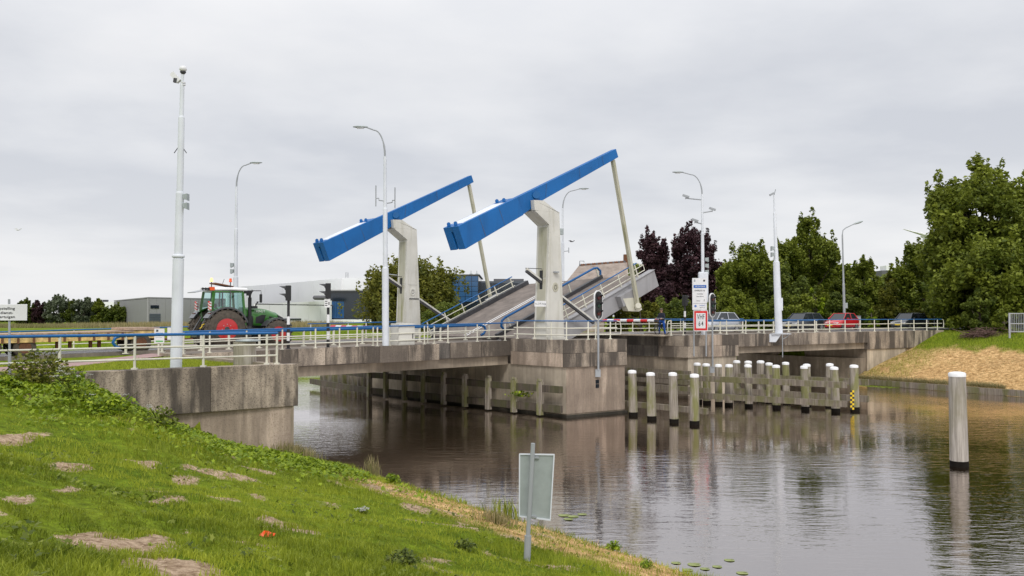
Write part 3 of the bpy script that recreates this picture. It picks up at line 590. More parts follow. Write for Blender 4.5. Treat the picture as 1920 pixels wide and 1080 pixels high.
    pvt = pv(1004, 366, VT+.3); q = MB(); q.lathe(tuple(W(pvt[0], VC-.3, pvt[1])), [(.2, -.1), (.2, .1)], 14, None, 'y'); build('pivot_cap', q, 'rail_blue', bm_)
    rt = pv(1149, 301, VT+.52); rbm = pv(1196, 575, VT+.52)
    q = MB(); q.bar(W(rt[0], VC, rt[1]), W(rbm[0], VC, rbm[1]), .17, .22, up=(VX, VY, 0)); q.lathe(tuple(W(rbm[0], VC, rbm[1])), [(.2, -.16), (.2, .16)], 12, None, 'y'); q.lathe(tuple(W(rt[0]-.03, VC, rt[1]+.05)), [(.12, -.15), (.12, .15)], 10, None, 'y'); build('hanger_rod', q, 'tower_green', bm_)
    # rack bar
    ra, rb_ = pv(986, 504, VT+.55), pv(1112, 602, VT+.55)
    rk = thing('rack_bar', W(ra[0], VC, ra[1]), ['cream steel rack bar running down from the nearest tower to the leaf', 'cream steel rack bar running down from the farther tower to the leaf'][wh], 'drive bar', 'rack bars that push the bridge open')
    q = MB(); q.bar(W(ra[0], VC, ra[1]), W(rb_[0], VC, rb_[1]), .14, .09, up=(VX, VY, 0)); build('flange', q, 'tower_paint', rk)
    off = Vector((0, 0, -.12)); q = MB(); q.bar(W(ra[0], VC, ra[1])+off, W(rb_[0], VC, rb_[1])+off, .12, .16, up=(VX, VY, 0)); build('toothed_web', q, 'dark_metal', rk)
    q = MB(); q.tube([W(ra[0]-.05, VC, ra[1]+.03), W(le(3.8), VC, ra[1]+.03)], .02, 5); build('cable', q, 'dark_metal', rk)
side(0, 0); side(13.7, 1)
# leaf far bracket
q = MB(); lbox(q, 6.2, 7.4, 9.3, 11.2, -.6, -.1); build('rod_bracket', q, 'girder_grey', lf)
# concrete pedestal for far tower
# ------------------------------------------------------------------ railings
def rail(label, pts, posts, H=1.0, mids=(.62, .26), wide=False, blue_r=.04, ends=(None, None), loc=None, group='blue topped railings of the bridge', extra_blue=0, cream_top=False):
    """pts: world points of the foot line; posts: world points of the feet"""
    t = thing('railing', loc or posts[0], label, 'railing', group)
    tp = [p+Vector((0, 0, H)) for p in pts]
    d0 = (pts[0]-pts[1]).normalized(); d1 = (pts[-1]-pts[-2]).normalized()
    if ends[0] == 'hook': tp = [tp[0]-d0*.12+Vector((0, 0, -.58)), tp[0]+d0*.08+Vector((0, 0, -.5)), tp[0]+d0*.22+Vector((0, 0, -.3)), tp[0]+d0*.12+Vector((0, 0, -.08)), tp[0]-d0*.12]+tp[1:]
    if ends[1] == 'hook': tp = tp[:-1]+[tp[-1]-d1*.12, tp[-1]+d1*.12+Vector((0, 0, -.08)), tp[-1]+d1*.22+Vector((0, 0, -.3)), tp[-1]+d1*.08+Vector((0, 0, -.5)), tp[-1]-d1*.12+Vector((0, 0, -.58))]
    build('top_rail', MB().tube(tp, blue_r, 8), 'rail_blue', t)
    for h in mids: build('rail', MB().tube([p+Vector((0, 0, h)) for p in pts], .032, 6), 'rail_cream', t)
    for e, (i, d) in zip(ends, ((0, d0), (-1, d1))):
        if e == 'loop': build('end_rail', MB().tube([tp[i]-d*.05, tp[i]+d*.25+Vector((0, 0, -.06)), tp[i]+d*.32+Vector((0, 0, -(H-mids[0]))), tp[i]+d*.30+Vector((0, 0, mids[-1]-H)), pts[i]+Vector((0, 0, mids[-1]))], .032, 6), 'rail_cream', t)
    w = .05 if wide else .032
    for p in posts:
        q = MB(); q.box(-w, w, -w*.8, w*.8, 0, H-.03, None, lambda x, y, z: Vector((p.x+x, p.y+y, p.z+z)))
        q.box(-w*2.6, w*2.6, -w*2, w*2, 0, .05, None, lambda x, y, z: Vector((p.x+x, p.y+y, p.z+z))); build('post', q, 'rail_cream', t)
    return t
def U3(px, v, dz=0): u = upx(px, v); return W(u, v, zr(u)+dz)
def uline(ua, ub, v, n=8): return [W(ua+(ub-ua)*i/n, v, zr(ua+(ub-ua)*i/n)) for i in range(n+1)]
# wing wall rail
def WP(px):
    k = (px-960)/F; a, d = A2, (A1-A2)
    s = (k*a.y-a.x)/(d.x-k*d.y); p = a+d*s; return p+nW*.22
rail('long railing along the top of the wing wall in the foreground', [WP(-170), WP(118), WP(527)], [WP(p) for p in (-150, -14, 118, 259, 388, 507)]+[WP(526)], H=1.04, mids=(.66, .30), blue_r=.045)
# edge rail over the left span: left part, around the tower bulge, then the part beyond it
L0 = uline(upx(340, .02), u2-.1, .02)
rail('railing on the edge of the left span between wing wall and striped signal post', L0, [U3(p, .02) for p in (345, 394, 463, 530, 592, 637, 670, 700)], blue_r=.035)
bl = [W(u2-.05, -.55, zr(u2)), W(u3-.1, -.55, zr(u3))]
rail('short railing stepping out around the ledge of the farther tower', [W(u2-.35, .0, zr(u2)), bl[0], bl[1], W(u3+.02, 0, zr(u3))], [U3(p, -.55) for p in (708, 731, 796)]+[W(u3-.12, -.5, zr(u3))], blue_r=.035)
L1 = uline(u3+.1, .3, .02, 4)
rail('railing on the edge of the left span beside the nearest tower', L1, [U3(p, .02) for p in (802, 840, 895, 947)], blue_r=.035)
pq = [W(.18, -.1, 0), W(.18, PV0+.22, 0), W(3.9, PV0+.22, 0)]
rail('railing around the top of the bridge pier with a looped end', pq, [W(.18, v, 0) for v in (-.4, -1.9, -3.3)]+[W(u, PV0+.22, 0) for u in (.2, 1.75, 2.3, 3.4)], blue_r=.032, ends=(None, 'loop'))
# inner guard rail between road and path
I0 = uline(upx(222, 3.0), upx(905, 3.0), 3.0, 12)
rail('thick blue guard rail with hooked ends between road and footpath', I0, [U3(p, 3.0) for p in (237, 305, 343, 378, 430, 487, 570, 626, 680, 738, 787, 826, 873, 917)], H=.84, mids=(.42,), wide=True, blue_r=.075, ends=('hook', 'hook'))
F0 = uline(-60, -8.5, 11.9, 12); F1 = uline(-6.5, .2, 11.9, 6)
rail('thin blue railing along the far edge of the road behind the flat trailer', F0, [W(u, 11.9, zr(u)) for u in np.arange(-59, -8, 2.6)], blue_r=.035)
rail('railing on the far edge of the left span beside the round tree', F1, [W(u, 11.9, zr(u)) for u in np.arange(-6.3, .3, 1.3)], blue_r=.035)
# right side
R0 = uline(upx(1258, .35), 48.0, .02, 10); R0[0] = W(upx(1258, .35), .35, 0)
ppx = (1258, 1281, 1306, 1336, 1362, 1398, 1432, 1465, 1496, 1527, 1555, 1584, 1612, 1639, 1665, 1689, 1713, 1737, 1757)
rail('long railing on the edge of the right span ending above the straw bank', R0, [U3(p, .02) for p in ppx], H=.98, blue_r=.032, ends=('loop', 'loop'))
R1 = uline(upx(1312, 2.9), upx(1532, 2.9), 2.9, 8)
rail('inner guard rail between footpath and road on the right span', R1, [U3(p, 2.9) for p in (1317, 1350, 1392, 1422, 1450, 1478, 1505, 1530)], H=.9, mids=(.5, .22), wide=True, blue_r=.05)
R2 = uline(14.2, 36, 12.0, 6)
rail('railing on the far edge of the right span behind the cyclist', R2, [W(u, 12, 0) for u in np.arange(14.4, 36, 1.9)], blue_r=.035)
R3 = [W(14.1, v, 0) for v in (4, 12)]
q = MB()
# ------------------------------------------------------------------ poles
def sections(t, base, secs, lean=0, mat='white_pole', n=12):
    """secs: (z0, z1, r0, r1)"""
    for i, (a, b, ra, rb) in enumerate(secs):
        q = MB(); q.tube([base+Vector((lean*a, 0, a)), base+Vector((lean*b, 0, b))], [ra, rb], n); 
        if i: q.lathe(tuple(base+Vector((lean*a, 0, a-.04))), [(ra*1.15, 0), (ra*1.2, .08), (ra, .1)], n)
        build('shaft', q, mat, t)
def lamp(label, px, s, ztop, side_, lean=0, base_z=None, v=None, arm=1.2, r=.12, style=0, grp='street lamps around the bridge', mat='white_pole'):
    Yd = F/s; bz = base_z if base_z is not None else 0.0
    b = pd(px, Yd, bz); Hh = ztop-bz
    t = thing('street_lamp', b, label, 'street lamp', grp)
    sections(t, b, [(0, Hh*.35, r*1.15, r*1.1), (Hh*.35, Hh*.62, r*.8, r*.75), (Hh*.62, Hh*.86, r*.58, r*.5)], lean)
    q = MB(); p0 = b+Vector((lean*Hh*.86, 0, Hh*.86)); pts = []
    for k in range(9):
        a = k/8*math.pi/2; pts.append(p0+Vector((side_*(1-math.cos(a))*arm*.55, 0, math.sin(a)*Hh*.12)))
    pts.append(p0+Vector((side_*arm*1.0, 0, Hh*.135))); q.tube([p0]+pts[1:], [.05]*3+[.035]*(len(pts)-3), 8); build('arm', q, 'galvanised', t)
    e = pts[-1]; q = MB()
    q.loft([[e+Vector((side_*x, dy, dz)) for dy, dz in ((-w, -h*.2), (0, -h), (w, -h*.2), (w*.8, h*.7), (0, h), (-w*.8, h*.7))] for x, w, h in ((-.12, .05, .03), (.08, .12, .06), (.42, .14, .06), (.62, .06, .02))]); build('lamp_head', q, 'sign_back', t); 
    q = MB(); q.box(e.x+side_*.08, e.x+side_*.42, e.y-.09, e.y+.09, e.z-.08, e.z-.055); build('lens', q, 'sign_white', t)
    return t, b
def blk(t, b, x, z, w, h, name, mat, dy=0, d=.18):
    q = MB(); q.box(b.x+x-w/2, b.x+x+w/2, b.y+dy-d/2, b.y+dy+d/2, z-h/2, z+h/2); return build(name, q, mat, t, bev=min(w, h, d)*.15)
def floods(t, b, x, z, sc, sg=1, n=2):
    for k in range(n):
        zz_ = z-k*.34*sc; q = MB(); q.loft([[Vector((b.x+x+sg*dx*sc, b.y+dy*sc, zz_+dz*sc)) for dy, dz in ((-.1, -.09), (.1, -.09), (.1, .09), (-.1, .09))] for dx in (0, .04)]+[[Vector((b.x+x+sg*.17*sc, b.y+dy*sc, zz_+dz*sc-.02*sc)) for dy, dz in ((-.15, -.13), (.15, -.13), (.15, .13), (-.15, .13))]], None, False); build('loudspeaker', q, 'sign_back', t)
t, b = lamp('tall white lamp post standing in front of the farther tower, head to the left', 723, 37.4, 10.85, -1, -.007, -.22, arm=1.0, r=.15)
for k, (x, zc) in enumerate(((-.52, 7.1), (.44, 7.0))):
    q = MB(); q.tube([b+Vector((x, 0, zc-.1)), b+Vector((x, 0, zc+1.2-.25))], .03, 5); build('antenna', q, 'galvanised', t)
    q = MB(); q.tube([b+Vector((x, 0, zc+.3)), b+Vector((x*.7, 0, zc+.3)), b+Vector((x*.7, 0, zc+.2)), b+Vector((0, 0, zc+.15))], .03, 5); build('bracket', q, 'galvanised', t)
q = MB(); q.tube([b+Vector((-.03, 0, 3.6)), b+Vector((.5, .5, 3.55))], .025, 5); build('bracket', q, 'galvanised', t)
t, b = lamp('white lamp post behind the tractor, dark head to the right', 441, 30.6, 10.75, 1, 0, -.2, arm=.95, r=.14)
floods(t, b, -.12, 4.4, 1.1, -1, 2)
t, b = lamp('lamp post half hidden behind the nearest tower, head to the right', 1055.5, 25, 10.9, 1, 0, -.1, arm=1.35, r=.14)
blk(t, b, -.1, 7.6, .3, .5, 'camera', 'sign_back'); q = MB(); q.tube([b+Vector((0, 0, 6.2)), b+Vector((.45, 0, 6.25))], .03, 5); q.tube([b+Vector((.45, 0, 6.1)), b+Vector((.45, 0, 6.5))], .03, 5); build('bracket', q, 'galvanised', t)
t, b = lamp('lamp post with cameras rising behind the VHF sign board, head to the left', 1319, 28.4, 10.85, -1, -.004, 0, arm=1.35, r=.14)
blk(t, b, 0, 3.15, .62, 2.0, 'cabinet', 'white_pole', 0, .4)
for k, (x, zc) in enumerate(((-1.1, 9.0), (.65, 8.15), (-.5, 7.4))):
    q = MB(); q.tube([b+Vector((0, 0, zc-.05)), b+Vector((x, 0, zc+.06))], .04, 6); build('bracket', q, 'galvanised', t)
    q = MB(); c = b+Vector((x, 0, zc+.15)); q.tube([c+Vector((-.05, 0, -.15)), c], .035, 5); q.bar(c+Vector((-.22, 0, .12)), c+Vector((.2, 0, -.02)), .13, .13); build('camera', q, 'galvanised', t)
floods(t, b, .14, 5.0, 1.2, 1, 3); floods(t, b, -.1, 4.1, .9, -1, 1)
# old lamp with a slanting arm
b = pd(1584, F/20.5, 0); t = thing('street_lamp', b, 'slim grey street lamp with an oval head among the trees at right', 'street lamp')
sections(t, b, [(0, 4.2, .12, .11), (4.2, 8.7, .085, .065)], -.016, 'galvanised')
p0 = b+Vector((-.14, 0, 8.7)); q = MB(); q.tube([p0, p0+Vector((.06, 0, .4)), p0+Vector((.3, 0, .62)), p0+Vector((1.1, 0, 1.0))], .045, 6); build('arm', q, 'galvanised', t)
q = MB(); e = p0+Vector((1.1, 0, 1.0)); q.loft([[e+Vector((x, dy*w, dz*w+x*.3)) for dy, dz in ((-1, 0), (-.5, -.7), (.5, -.7), (1, 0), (.5, .7), (-.5, .7))] for x, w in ((-.1, .05), (.15, .13), (.5, .15), (.8, .05))]); build('lamp_head', q, 'sign_back', t)
blk(t, b, .12, 2.2, .3, .5, 'cabinet', 'sign_back')
# big camera pole in the foreground
b = pd(330, F/58.6, -.40); t = thing('camera_pole', b, 'tallest thick white camera pole, standing in the grass behind the wing wall', 'camera pole')
sections(t, b, [(0, 3.5, .185, .175), (3.5, 5.6, .13, .125), (5.6, 8.05, .105, .10), (8.05, 9.1, .07, .068), (9.1, 9.45, .05, .05)], .012)
def PZ(py, px=336): return zat(py, b.y)
T_ = Vector((b.x+.11, b.y, 0))
for dz in (0,): 
    q = MB(); c = (T_.x+.02, b.y, PZ(131)); q.lathe(c, [(.01, .13), (.08, .12), (.115, .06), (.12, 0), (.09, -.04)], 12); build('dome_camera', q, 'sign_white', t)
    q = MB(); q.lathe((T_.x+.02, b.y, PZ(131)), [(.09, -.05), (.10, -.08), (.05, -.14)], 12); build('dome_glass', q, 'dark_metal', t)
q = MB(); q.bar((T_.x-.33, b.y, PZ(138)), (T_.x-.10, b.y, PZ(153)), .16, .16); build('camera', q, 'sign_white', t)
q = MB(); q.bar((T_.x-.26, b.y-.04, PZ(151)), (T_.x-.15, b.y-.04, PZ(152)), .1, .14); build('camera_mount', q, 'dark_metal', t)
for py in (156, 160): q = MB(); q.lathe((T_.x+.04, b.y, PZ(py)), [(.07, 0), (.07, .025)], 10); build('sensor', q, 'sign_white', t)
q = MB(); q.tube([(T_.x+.04, b.y, PZ(161)), (T_.x+.04, b.y, PZ(170)), (T_.x-.05, b.y, PZ(173))], .025, 5); build('bracket', q, 'galvanised', t)
for sx in (-1, 1): q = MB(); q.tube([(T_.x-.04+sx*.03, b.y, PZ(277)), (T_.x-.04+sx*.08, b.y, PZ(277)), (T_.x-.04+sx*.2, b.y, PZ(287))], .014, 5); build('cable_hook', q, 'dark_metal', t)
floods(t, Vector((b.x+.1, b.y, 0)), .09, PZ(369), .85, 1, 2)
blk(t, b, .1, PZ(376), .1, .42, 'speaker_bracket', 'white_pole')
q = MB(); q.lathe((b.x+.04, b.y, PZ(483)), [(.185, 0), (.2, .02), (.2, .07), (.14, .1)], 12); build('collar', q, 'white_pole', t)
# right camera pole on a bracket
b = pd(1460, F/25.6, 0.03); b = W(upx(1460, -.45), -.45, .03); t = thing('camera_pole', b, 'white camera pole on a steel bracket fixed to the right span', 'camera pole')
sections(t, b, [(0, 5.1, .27, .23), (5.1, 6.0, .16, .15), (6.0, 8.6, .13, .10), (8.6, 9.9, .06, .05)], -.028)
tp = b+Vector((-.28, 0, 9.95)); q = MB(); q.bar(tp+Vector((-.3, 0, -.08)), tp+Vector((0, 0, .08)), .14, .14); q.tube([tp+Vector((0, 0, -.1)), tp+Vector((.12, 0, .35))], .03, 5); build('camera', q, 'galvanised', t)
floods(t, b+Vector((-.17, 0, 0)), -.12, 6.1, 1.3, -1, 2); blk(t, b, .22, 2.1, .12, .9, 'cabinet', 'white_pole')
q = MB(); q.box(-.62, .75, -.45, .35, 0, .04, None, lambda x, y, z: Vector((b.x+x, b.y+y, b.z-.06+z))); build('base_plate', q, 'white_pole', t)
q = MB(); q.prism([(-.75, -.05), (.1, -.05), (-.3, -.62), (-.75, -.62)], lambda a, c, d: Vector((b.x+a, b.y+d, b.z+c)), -.3, .1); build('bracket', q, 'white_pole', t)
q = MB(); q.tube([b+Vector((.7, -.2, -.05)), b+Vector((.45, -.2, -.3)), b+Vector((.2, -.2, -.4))], .03, 5); q.tube([b+Vector((.15, -.35, -.1)), b+Vector((.15, -.35, -1.7))], .035, 5); build('conduit', q, 'galvanised', t)
# ------------------------------------------------------------------ road traffic signals on black and white posts
def signal(label, base, Hh, facing, plate=False, info=False):
    t = thing('traffic_light', base, label, 'traffic light', 'road traffic lights on striped posts')
    n = int(Hh/.36); 
    for k in range(n):
        q = MB(); q.tube([base+Vector((0, 0, Hh*k/n)), base+Vector((0, 0, Hh*(k+1)/n))], .065 if k > 3 else .075, 10); build('band', q, ['black', 'white'][k % 2] if k < n-1 else 'black', t)
    q = MB(); q.lathe(tuple(base), [(.13, 0), (.13, .03)], 10); build('base_plate', q, 'dark_metal', t)
    h = base+Vector((0, 0, Hh)); q = MB(); f = Vector((facing[0], facing[1], 0)).normalized(); sdv = Vector((-f.y, f.x, 0))
    def fn(x, y, z): return h+f*x+sdv*y+Vector((0, 0, z))
    q.box(-.12, .14, -.16, .16, -.02, .72, None, fn); hd = build('housing', q, 'black_plastic', t, bev=.02)
    for k, mt in ((.54, 'lamp_red'), (.18, 'lamp_red')):
        q = MB(); q.loft([[fn(x, r_*math.cos(a), k+r_*math.sin(a)+.0) for a in [2*math.pi*j/12 for j in range(12)]] for x, r_ in ((.141, .12), (.15, .12))], None, True); build('lens', q, mt, t)
        q = MB(); N_ = 10; pts = []
        ring = lambda x, r_: [fn(x-(.13 if math.sin(a) < 0 else 0)*0, r_*math.cos(a), k+r_*math.sin(a)) for a in [math.pi*(-.12)+math.pi*1.24*j/N_ for j in range(N_+1)]]
        a_, b_ = ring(.14, .15), [fn(.14+.30*max(.15, (math.sin(math.pi*(-.12)+math.pi*1.24*j/N_)+.2)/1.2), .12*math.cos(math.pi*(-.12)+math.pi*1.24*j/N_), k+.02+.12*math.sin(math.pi*(-.12)+math.pi*1.24*j/N_)) for j in range(N_+1)]
        q.add(a_+b_, [(j, j+1, N_+2+j, N_+1+j) for j in range(N_)]); v = build('visor', q, 'black_plastic', t); md = v.modifiers.new('s', 'SOLIDIFY'); md.thickness = .012
    return t, fn
signal('two lamp traffic light on a striped post right in front of the tractor', U3(541, .9), 2.35, (-UX, -UY*.25)); 
t, fn = signal('two lamp traffic light on a striped post carrying a small white notice', U3(615.5, .25), 2.45, (-UX, -UY*.25))
bb = U3(615.5, .25); q = MB(); q.box(bb.x-.17, bb.x+.12, bb.y-.1, bb.y-.085, bb.z+1.98, bb.z+2.4); build('notice', q, 'white', t)
for k in range(3): q = MB(); q.box(bb.x-.14, bb.x-.02, bb.y-.105, bb.y-.1, bb.z+2.06+k*.1, bb.z+2.1+k*.1); build('notice_line', q, 'dark_metal', t)
q = MB(); q.box(bb.x+.03, bb.x+.08, bb.y-.105, bb.y-.1, bb.z+2.1, bb.z+2.25); build('arrow', q, 'black', t)
signal('dark traffic light on a striped post left of the VHF board', W(upx(1284, 3.0), 3.0, 0), 2.0, (UX, UY))
# ------------------------------------------------------------------ oval shipping signals
def oval(label, px, zc, s, zfoot, box=True):
    Y_ = F/s; c = pd(px, Y_, zc); b = Vector((c.x, c.y, zfoot)); t = thing('shipping_signal', b, label, 'signal light', 'oval shipping signals on grey poles')
    build('pole', MB().tube([b, Vector((c.x, c.y, zc-.5))], .06, 8), 'galvanised', t)
    f = Vector((.42, -.91, 0)).normalized(); sd_ = Vector((-f.y, f.x, 0))   # board turned towards the boats
    f2 = Vector((math.cos(-.75), math.sin(-.75), 0)); s2 = Vector((-f2.y, f2.x, 0))
    def stad(w, h): return [(w*math.cos(a), (h-w)*(1 if math.sin(a) >= 0 else -1)+w*math.sin(a)) for a in [2*math.pi*k/28+.001 for k in range(28)]]
    for w, h, d0, d1, nm, mt in ((.36, .80, -.03, .03, 'border', 'white'), (.30, .74, .031, .05, 'board', 'black_plastic')):
        q = MB(); q.prism(stad(w, h), lambda a, z, d: c+s2*a+f2*d+Vector((0, 0, z)), d0, d1); build(nm, q, mt, t)
    for k, mt in ((.42, 'lamp_red'), (0, 'lamp_green'), (-.42, 'lamp_red')):
        q = MB(); q.loft([[c+s2*(r_*math.cos(a))+f2*d+Vector((0, 0, k+r_*math.sin(a))) for a in [2*math.pi*j/12 for j in range(12)]] for d, r_ in ((.05, .14), (.09, .14), (.1, .11))], None, True); build('lens', q, mt, t)
        q = MB(); N_ = 10; an = [math.pi*j/N_ for j in range(N_+1)]
        q.add([c+s2*(.16*math.cos(a))+f2*.05+Vector((0, 0, k+.16*math.sin(a))) for a in an]+[c+s2*(.15*math.cos(a))+f2*(.09+.24*math.sin(a))+Vector((0, 0, k+.15*math.sin(a))) for a in an], [(j, j+1, N_+2+j, N_+1+j) for j in range(N_)]); v = build('visor', q, 'black_plastic', t); md = v.modifiers.new('s', 'SOLIDIFY'); md.thickness = .012
    if box: q = MB(); q.box(b.x-.16, b.x+.12, b.y-.02, b.y+.12, zfoot-.35, zfoot+.05); build('junction_box', q, 'galvanised', t)
    return t
pf = W(2.35, PV0-.12, 0)
oval('oval shipping signal on a grey pole fixed to the big bridge pier', 1121.5, 1.85, F/pf.y*1.0, -1.65)
oval('oval shipping signal beside the VHF sign board', 1335.5, 1.97, 28.6, -2.1)
# ------------------------------------------------------------------ VHF board
sY = F/29.0
def sp_(px, py): return pd(px, sY, zat(py, sY))
base = sp_(1312, 668); t = thing('sign_board', base, 'white VHF 64 sign board with red frame under a blue striped notice', 'sign')
for px in (1301, 1324): build('pole', MB().tube([sp_(px, 668), sp_(px, 560)], .05, 8), 'galvanised', t)
def plate(x0, y0, x1, y1, d, nm, mt, tt=None, dd=.02):
    a, b_ = sp_(x0, y0), sp_(x1, y1); q = MB(); q.box(a.x, b_.x, a.y-d-dd, a.y-d, b_.z, a.z); return build(nm, q, mt, tt or t)
plate(1297.5, 521.5, 1325, 581, .06, 'notice_panel', 'sign_white'); plate(1300, 582, 1327, 621, .06, 'vhf_panel', 'sign_white')
for r_ in ((1301.2, 583, 1325.8, 587), (1301.2, 615.5, 1325.8, 619.5), (1301.2, 587.05, 1304.6, 615.45), (1322.4, 587.05, 1325.8, 615.45)): plate(*r_, .081, 'red_frame', 'red', None, .004)
plate(1300, 534.5, 1324, 540, .081, 'blue_strip', 'sign_blue', None, .004); plate(1298.5, 569.0, 1325, 569.4, .081, 'rule', 'dark_metal', None, .003)
def tx(s, px, py, hpx, mat='black', al='CENTER'): o = sp_(px, py); o.y -= .09; return text(s, hpx/29.0/.7, o, (1, 0, 0), (0, 0, 1), mat, t, .002, align=al, sx=.6, bold=.004 if hpx > 5 else 0)
tx('VHF', 1313.5, 594.5, 9.2); tx('6', 1311.0, 607.3, 9.2); tx('4', 1316.4, 607.3, 9.2)
tx('HIER DE KETENBRUG', 1312, 537.3, 2.3, 'white'); tx('AANMELDEN VIA', 1311.5, 545, 3.0); tx('- op havenkanaal', 1311.5, 551, 2.2, 'dark_metal'); tx('- telefoon 020 555 0', 1311.5, 556, 2.0, 'dark_metal'); tx('Doorvaart', 1309, 564, 1.9, 'dark_metal'); tx('15', 1320, 563.2, 3.0)
tx('www.haarlem.nl', 1316, 572.5, 1.9, 'sign_blue'); tx('(023) 511 51 15', 1316, 576.5, 1.7, 'dark_metal')
q = MB(); o = sp_(1303.6, 574); q.loft([[o+Vector((r_*math.cos(a), -d, r_*math.sin(a))) for a in [2*math.pi*k/16 for k in range(16)]] for r_, d in ((.075, .08), (.075, .086))], None, False); build('round_emblem', q, 'sign_blue', t); tx('i', 1303.6, 574, 3.2, 'white')
plate(1300.5, 524, 1303.5, 528.5, .081, 'emblem', 'galvanised', None, .003); plate(1318, 524.5, 1321.5, 528, .081, 'emblem', 'black', None, .003)
# left text sign
sY = F/66.0; base = sp_(18, 714); t = thing('text_sign', base, 'white text sign for service vehicles at the left edge of the picture', 'sign')
build('pole', MB().tube([sp_(18, 716), sp_(18, 655)], .045, 8), 'galvanised', t); build('upper_pole', MB().tube([sp_(18, 655), sp_(17, 561)], .032, 8), 'galvanised', t)
a, b_ = sp_(-20, 570.5), sp_(52.3, 601); q = MB(); q.box(a.x, b_.x, a.y-.06, a.y-.035, b_.z, a.z); build('panel', q, 'sign_white', t, bev=.01)
def tx2(s, px, py, hpx, al='LEFT'): o = sp_(px, py); o.y -= .064; return text(s, hpx/66.0/.7, o, (1, 0, 0), (0, 0, 1), 'black', t, .002, align=al, sx=1.25, bold=.01)
tx2('Opstelling', -6.5, 578.5, 5.0); tx2('dienst-', 2.5, 586.5, 5.0); tx2('voertuigen', -8, 594.2, 5.0)
# small information signs on the guard rail start
for lab, r_, strip_ in (('small white notice with blue and green bands on the guard rail start', (290.5, 616, 309, 643), True), ('plain white notice beside the thick white camera pole', (315, 614, 327, 637), False)):
    sY = F/42.5; base = sp_(r_[0]+7, 668); t = thing('information_sign', base, lab, 'sign'); build('pole', MB().tube([base, sp_(r_[0]+7, r_[3])], .05, 6), 'rail_cream', t); plate(*r_, .05, 'panel', 'sign_white')
    if strip_: plate(293, 624, 307, 627.5, .071, 'blue_band', 'sign_blue', None, .003); plate(293, 638.5, 307, 641, .071, 'green_band', 'sign_green', None, .003); plate(294, 618, 298, 622, .071, 'emblem', 'dark_metal', None, .003); plate(293, 632, 305, 632.6, .071, 'rule', 'galvanised', None, .003)
# foreground sign seen from the back
bp_ = gp(988, 1055); sY = bp_.y; t = thing('sign_post', bp_+Vector((0, 0, -.1)), 'grey sign seen from behind on a galvanised post at the water edge', 'sign')
s_ = F/sY
build('lower_pole', MB().tube([sp_(988, 1060), sp_(990, 1004)], 6.6/s_, 10), 'galvanised', t); build('upper_pole', MB().tube([sp_(990, 1005), sp_(999.5, 831)], 4.2/s_, 10), 'galvanised', t)
def bfn(i, j, d):   # panel behind the post, turned a little
    a = [(974, 852), (1040.5, 855), (1033, 979), (973.5, 969)]; top = sp_(*a[0]).lerp(sp_(*a[1]), i); bot = sp_(*a[3]).lerp(sp_(*a[2]), i); p = top.lerp(bot, j); return p+Vector((.12*d, .05+d+i*.12, 0))
q = MB(); q.box(0, 1, 0, 1, 0, .02, None, bfn); build('panel', q, 'sign_back', t, bev=.01)
q = MB(); 
for a_ in ((0, 1, -.01, .012), (0, 1, .988, 1.01), (-.01, .025, 0, 1), (.975, 1.01, 0, 1)): q.box(a_[0], a_[1], a_[2], a_[3], -.022, -.002, None, bfn)
build('frame', q, 'white_pole', t)
for y_ in (.045, .975): q = MB(); q.box(.3, .56, y_-.012, y_+.015, -.05, -.003, None, bfn); build('clamp', q, 'galvanised', t)
# ------------------------------------------------------------------ barriers
def boom(lab, v0, v1, u, z, n, post_px=None):
    t = thing('barrier', W(u, v0, zr(u)), lab, 'barrier'); 
    for k in range(n):
        a, b_ = v0+(v1-v0)*k/n, v0+(v1-v0)*(k+1)/n; build('boom_band', MB().tube([W(u, a, z), W(u, b_, z)], .11, 8), ['red', 'white'][k % 2], t)
    bx_ = (v0-.9, v0-.3) if u < 0 else (v1+.3, v1+.9); q = MB(); q.box(u-.25, u+.25, *bx_, zr(u), zr(u)+1.0, None, W); build('drive_box', q, 'tower_paint', t, bev=.02)
    bh = (v0-.5, v0+.1) if u < 0 else (v1-.1, v1+.5); q = MB(); q.box(u-.06, u+.06, *bh, z-.12, z+.12, None, W); build('boom_holder', q, 'dark_metal', t)
    return t
ub = upx(737, 3.3); boom('lowered red and white barrier boom across the road left of the bridge', 3.3, 10.4, ub, .60, 11)
ub = upx(1312, 2.6); boom('lowered red and white barrier boom across the road at the cyclist', 2.9, 11.6, 15.6, .93, 13)
# white cabinet on the ledge of the far tower
q = MB(); cb0, cb1 = upx(748, -.5), upx(778, -.5); t = thing('cabinet', W(cb0, -.5, zr(cb0)), 'cream electrical cabinet on the ledge under the farther tower', 'cabinet')
q.box(cb0, cb1, -.5, .3, zr(cb0)+.005, zr(cb0)+1.12, None, W); build('body', q, 'tower_paint', t, bev=.015)
q = MB(); q.box(cb0+.06, cb1-.06, -.515, -.503, zr(cb0)+.08, zr(cb0)+1.05, None, W); d_ = build('door', q, 'tower_paint', t); q = MB(); q.box(cb1-.16, cb1-.12, -.54, -.516, zr(cb0)+.35, zr(cb0)+.65, None, W); build('handle', q, 'dark_metal', d_)
